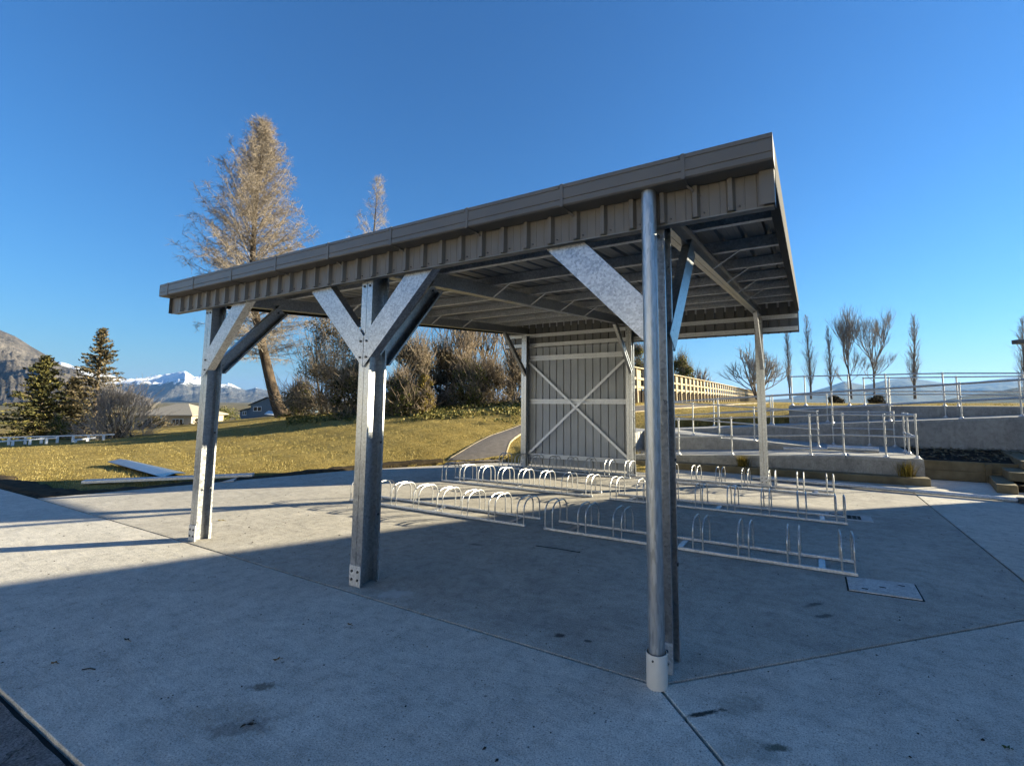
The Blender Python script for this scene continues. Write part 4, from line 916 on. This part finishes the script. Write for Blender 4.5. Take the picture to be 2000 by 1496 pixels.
# ================================================================== HOUSES
M['h_beige'] = simple('beige_render', (.34, .29, .22), (.40, .35, .27), 3, .85); M['h_roof'] = simple('tan_roof', (.30, .26, .20), (.36, .31, .24), 6, .75); M['h_blue'] = simple('blue_weatherboard', (.09, .13, .17), (.12, .165, .21), 3, .8); M['h_droof'] = simple('dark_roof', (.05, .06, .07), (.08, .09, .10), 5, .7); M['glass'] = simple('window_glass', (.01, .012, .016), (.02, .024, .03), 4, .1, 0, .6)
p = at(372, 838, 80); hb = thing('beige_house', 'beige house with tan hipped roof beyond the lawn', 'house', (p[0], p[1], p[2]), R(30))
Lh, Wh, ev, rd = 9.5, 8.0, 2.35, 4.35
MB().box(-Lh, 0, 0, Wh, -2.5, ev).build('wall', 'h_beige', hb)
o_ = .55; x0, x1, y0, y1 = -Lh - o_, o_, -o_, Wh + o_
MB().add([(x0, y0, ev - .1), (x1, y0, ev - .1), (x1, y1, ev - .1), (x0, y1, ev - .1), (x0, y0, ev + .08), (x1, y0, ev + .08), (x1, y1, ev + .08), (x0, y1, ev + .08), (x0 + 4.2, Wh / 2, rd), (x1 - 4.2, Wh / 2, rd)], [(0, 3, 2, 1), (0, 1, 5, 4), (1, 2, 6, 5), (2, 3, 7, 6), (3, 0, 4, 7), (4, 5, 9, 8), (5, 6, 9), (6, 7, 8, 9), (7, 4, 8)]).build('roof', 'h_roof', hb)
for x in (-7.6, -3.2):
    wn = MB().box(x, x + 1.9, -.04, .02, .75, 1.75).build('window', 'white', hb)
    for k in range(3): MB().box(x + .08 + k * .6, x + .58 + k * .6, -.06, -.041, .83, 1.67).build('pane', 'glass', wn)
wn = MB().box(-.02, .04, 2, 3.2, .9, 1.9).build('window', 'white', hb); MB().box(.041, .06, 2.1, 3.1, 1.0, 1.8).build('pane', 'glass', wn)
MB().box(-Lh / 2 - .1, -Lh / 2 + .1, -.5, -.3, -2, ev - .1).build('verandah_post', 'white', hb); MB().box(-Lh - .3, -Lh - .1, -.5, -.3, -2, ev - .1).build('verandah_post', 'white', hb)
p = at(520, 812, 115); hc = thing('blue_house', 'blue grey gabled house beside the leaning trunk', 'house', (p[0], p[1], p[2] - 1.5), -YAW)
MB().prism([(-4, 0), (8, 0), (8, 4.0), (.0, 5.9), (-4, 4.2)], 0, 9, lambda a, b, z: (a, z, b)).build('wall', 'h_blue', hc)
rf = MB()
for a, b_ in (((-4.4, 4.05), (0, 6.0)), ((0, 6.0), (8.4, 3.95))): rf.hexa([(a[0], -.4, a[1]), (b_[0], -.4, b_[1]), (b_[0], 9.4, b_[1]), (a[0], 9.4, a[1]), (a[0], -.4, a[1] + .18), (b_[0], -.4, b_[1] + .18), (b_[0], 9.4, b_[1] + .18), (a[0], 9.4, a[1] + .18)])
rf.build('roof', 'h_droof', hc); MB().prism([(-7, 0), (-4.01, 0), (-4.01, 3.4), (-7, 2.6)], .6, 7, lambda a, b, z: (a, z, b)).build('side_wing', 'h_blue', hc)
MB().hexa([(-7.3, .3, 2.6), (-3.8, .3, 3.5), (-3.8, 7.3, 3.5), (-7.3, 7.3, 2.6), (-7.3, .3, 2.75), (-3.8, .3, 3.65), (-3.8, 7.3, 3.65), (-7.3, 7.3, 2.75)]).build('roof', 'h_droof', hc)
for x, w_, z, hh in ((-3.3, 2.0, 2.6, 1.2), (5.0, 1.7, 2.7, .8), (-6.4, 1.0, 1.6, 1.0)):
    yy = -.04 if x > -4 else .56
    wn = MB().box(x, x + w_, yy, yy + .03, z, z + hh).build('window', 'white', hc)
    for k in range(2): MB().box(x + .12 + k * w_ / 2, x + w_ / 2 - .08 + k * w_ / 2, yy - .03, yy - .002, z + .12, z + hh - .12).build('pane', 'glass', wn)
MB().hexa([(.5, -1.6, 1.9), (6, -1.6, 1.3), (6, 0, 1.9), (.5, 0, 2.7), (.5, -1.6, 2.0), (6, -1.6, 1.4), (6, 0, 2.0), (.5, 0, 2.8)]).build('porch_roof', 'white', hc)
for px, d, lab in [(440, 95, 'olive garden tree between the two distant houses'), (300, 70, 'dark hedge in front of the beige house, left'), (395, 74, 'dark hedge in front of the beige house, right')]:
    p = at(px, 832 if d < 90 else 818, d); shrub(lab, (p[0], p[1], p[2] - .8), 2.6 if d > 90 else 3.0, 2.8 if d > 90 else 1.9, 2200, 'leaf_olive' if d > 90 else 'needle_brown', size=.14, twigs=60, group='planting around the distant houses')

# ================================================================== BUILDING at the right (casts the big shade) and street lamp
M['school'] = simple('painted_board_wall', (.70, .69, .66), (.78, .77, .74), 2, .7); M['school_roof'] = simple('dark_roof_steel', (.06, .06, .065), (.09, .09, .095), 3, .5)
S_ = 16.0; off = SUN_H * S_; HB = S_ * math.tan(SUN_EL)
foot = [tuple(np.array(q) + off) for q in [(3.02, 4.44), (.57, 4.12), (-4.68, -4.88)]] + [(8.4, .4), (24, -2), (28, 15)]
bd = thing('school_building', 'single storey off white school building with flat eave standing right of the shelter', 'building')
tw_ = 1.42 + .649 * foot[2][0] - .761 * foot[2][1]; tw_ = tw_ / ((-.649 * foot[1][0] + .761 * foot[1][1]) + .649 * foot[2][0] - .761 * foot[2][1])
wc = (foot[2][0] + (foot[1][0] - foot[2][0]) * tw_, foot[2][1] + (foot[1][1] - foot[2][1]) * tw_)
MB().prism(inset([foot[0], wc] + foot[2:], .03), -.3, HB - .2).build('wall', 'school', bd); MB().prism(foot, HB - .2, HB).build('roof', 'school_roof', bd)
P3 = Vector(foot[2]); P2 = Vector(foot[1]); dirw = (P2 - P3).normalized(); nrm = Vector((-dirw.y, dirw.x)); ang_ = math.atan2(dirw.y, dirw.x)
for k in range(3):
    q = P3 + dirw * (.9 + k * 1.8) - nrm * -.0
    wn = MB().box(0, 1.3, -.02, .03, 1.0, 2.2).build('window', 'white', bd, loc=(q.x - nrm.x * .23 * -1 - nrm.x * .46, q.y - nrm.y * .46 + nrm.y * .23, 0)); wn.rotation_euler = (0, 0, ang_)
    MB().box(.08, .62, .031, .045, 1.08, 2.12).box(.68, 1.22, .031, .045, 1.08, 2.12).build('pane', 'glass', wn)
# added block, unseen behind the camera; its sunlit wall bounces light into the shade
sb = thing('bounce_block', 'long cream block added unseen behind the viewer to bounce sunlight into the shade', 'building', (-9, -12.6, 0))
MB().box(-15, 17, -8, 0, -.4, 3.9).build('wall', 'school', sb)
MB().hexa([(-15.6, -8.6, 3.9), (17.6, -8.6, 3.9), (17.6, .15, 3.9), (-15.6, .15, 3.9), (-15.6, -8.6, 4.9), (17.6, -8.6, 4.9), (17.6, .15, 4.05), (-15.6, .15, 4.05)]).build('roof', 'school_roof', sb)
for k in range(8):
    wn = MB().box(-13.6 + k * 3.9, -12.0 + k * 3.9, .002, .04, 1.3, 2.3).build('window', 'white', sb)
    for e in (0, 1): MB().box(-13.5 + k * 3.9 + e * .75, -12.85 + k * 3.9 + e * .75, .041, .05, 1.38, 2.22).build('pane', 'glass', wn)
p = at(1981, 668, 20); lp = thing('street_lamp', 'dark street lamp head reaching in at the right edge', 'street lamp', (p[0] + 2.2, p[1] + 1.17, 1.2))
dl = Vector((p[0], p[1], p[2])) - Vector(lp.location); dz = dl.z
MB().tube([(0, 0, 0), (0, 0, dz + .02)], [.06, .04], 12).build('pole', 'galv_dull', lp, True)
u_ = Vector((dl.x, dl.y, 0)).normalized(); MB().tube([(0, 0, dz), tuple(u_ * (Vector((dl.x, dl.y, 0)).length - .5) + Vector((0, 0, dz)))], .03, 10).build('arm', 'galv_dull', lp, True)
hd = MB().box(-.55, 0, -.14, .14, -.09, .09).build('lamp_head', 'bolt', lp, bevel=.03, loc=(dl.x, dl.y, dz)); hd.rotation_euler = (0, 0, math.atan2(u_.y, u_.x))

# ================================================================== MOUNTAINS
def mtn_mat(name, stops, snow=None, nscale=.002, bump=1.0, bd=40, stretch=(1, 1, 1)):
    t = NT(name); v = t.coord('Object', stretch); n1 = t.noise(v, nscale, 8, .65, .3); n2 = t.noise(v, nscale * 6, 7, .7)
    c = t.ramp(t.math('ADD', t.math('MULTIPLY', n1, .55), t.math('MULTIPLY', n2, .45)), stops)
    if snow:
        gi = t.n('ShaderNodeNewGeometry'); sx = t.n('ShaderNodeSeparateXYZ'); t.l(gi.outputs['Position'], sx.inputs[0]); sn = t.n('ShaderNodeSeparateXYZ'); t.l(gi.outputs['Normal'], sn.inputs[0])
        hgt = t.math('ADD', t.math('MULTIPLY', sx.outputs[2], 1 / snow), t.math('ADD', t.math('MULTIPLY', t.math('SUBTRACT', n2, .5), 1.1), t.math('MULTIPLY', t.math('SUBTRACT', sn.outputs[2], .75), .5)))
        c = t.mix(t.ramp(hgt, [(.93, g3(0)), (1.05, g3(1))]), c, (.82, .84, .88))
    t.set(c, .95, 0, .05); t.bump(n2, bump, bd); return t.m
def mountain(name, label, crest, dist, foot_d, back_d, mat, rough, seed, nu=150, nv=46, feat=1500.0, base=-14):
    """crest: photo pixels of the ridge line, set at its real distance; flanks run towards and away from the viewer"""
    cp = np.array(crest, float); s = np.linspace(0, 1, nu); px = np.interp(s, np.linspace(0, 1, len(cp)), cp[:, 0]); py = np.interp(px, cp[:, 0], cp[:, 1])
    V = []
    for i in range(nu):
        c = at(px[i], py[i], dist); d2 = np.array([c[0] - CAM[0], c[1] - CAM[1]]); L = np.linalg.norm(d2); d2 /= L
        for j in range(nv):
            k = j / (nv - 1) * 2 - 1; rr = L - foot_d * (-k) if k < 0 else L + back_d * k
            q = CAM[:2] + d2 * rr; e = abs(k)
            h = (c[2] - base) * (1 - e ** .85) * (1 if k < 0 else 1) + base
            nz = noise.ridged_multi_fractal(Vector((q[0] / feat + seed, q[1] / feat, seed)), 1.0, 2.1, 6, 1.0, 2.0) - .9
            env = 4 * e * (1 - e)
            h += (c[2] - base) * rough * nz * (env + .10) * (1 if e > .02 else .35)
            V.append((q[0], q[1], max(h, base)))
    V = np.array(V); i, j = np.meshgrid(np.arange(nu - 1), np.arange(nv - 1), indexing='ij'); a = i * nv + j
    o = obj(name, np_mesh(name, V, np.stack([a, a + nv, a + nv + 1, a + 1], -1).reshape(-1, 4), True), mat); tag(o, label, kind='structure'); return o
M['rock'] = mtn_mat('tussock_rock', [(.38, (.035, .033, .03)), (.5, (.10, .088, .075)), (.62, (.19, .165, .14))], None, .007, 1.0, 16)
M['snowy'] = mtn_mat('snowy_range', [(.36, (.05, .06, .06)), (.5, (.12, .115, .10)), (.64, (.20, .18, .15))], 340, .0016, 1.0, 60)
M['hill_blue'] = mtn_mat('far_forest_hill', [(.36, (.03, .045, .035)), (.5, (.08, .085, .06)), (.64, (.16, .145, .10))], None, .002, .8, 20)
mountain('rocky_hill', 'bare rocky tussock hill at the left edge', [(-420, 560), (-200, 590), (-60, 628), (0, 643), (30, 655), (60, 675), (90, 692), (120, 712), (150, 722), (190, 742), (240, 762), (300, 780)], 2600, 1700, 1500, 'rock', .30, 3.1, nu=200, nv=70, feat=520)
mountain('snow_range', 'snow covered mountain range in the far distance', [(60, 722), (120, 706), (165, 722), (205, 728), (235, 740), (290, 738), (330, 733), (362, 727), (378, 737), (395, 736), (430, 752), (450, 750), (480, 762), (500, 758), (530, 764), (560, 775), (620, 772), (700, 780), (800, 784)], 11000, 6500, 4500, 'snowy', .42, 7.7, nu=260, nv=80, feat=1900)
mountain('blue_hills', 'blue distant hills behind the ramp handrails', [(1440, 785), (1540, 778), (1600, 760), (1650, 744), (1690, 752), (1730, 742), (1770, 738), (1820, 744), (1870, 752), (1930, 742), (1980, 736), (2060, 730), (2200, 720), (2400, 715)], 9500, 5000, 4000, 'hill_blue', .22, 5.2, nu=200, feat=2200)
mountain('wooded_hill', 'nearer dark wooded hill at the right edge', [(1820, 786), (1870, 776), (1910, 768), (1950, 764), (1975, 758), (2000, 754), (2080, 748), (2200, 750), (2400, 760)], 2400, 1300, 1000, 'hill_blue', .20, 9.4, feat=420)

# ================================================================== HAZE
hz = MB().box(-26000, 26000, -14000, 26000, -16, 1010).build('haze', None); hz.data.materials.clear()
hm_ = bpy.data.materials.new('haze_air'); hm_.use_nodes = True; ht = hm_.node_tree; ht.nodes.clear()
ho = ht.nodes.new('ShaderNodeOutputMaterial'); hv = ht.nodes.new('ShaderNodeVolumePrincipled'); hv.inputs['Color'].default_value = (.24, .50, 1.0, 1); hv.inputs['Density'].default_value = 3.0e-5; hv.inputs['Anisotropy'].default_value = .2
ht.links.new(hv.outputs[0], ho.inputs['Volume']); hz.data.materials.append(hm_); tag(hz, 'thin blue haze over the valley', 'haze', kind='stuff')
SC.cycles.volume_bounces = 0
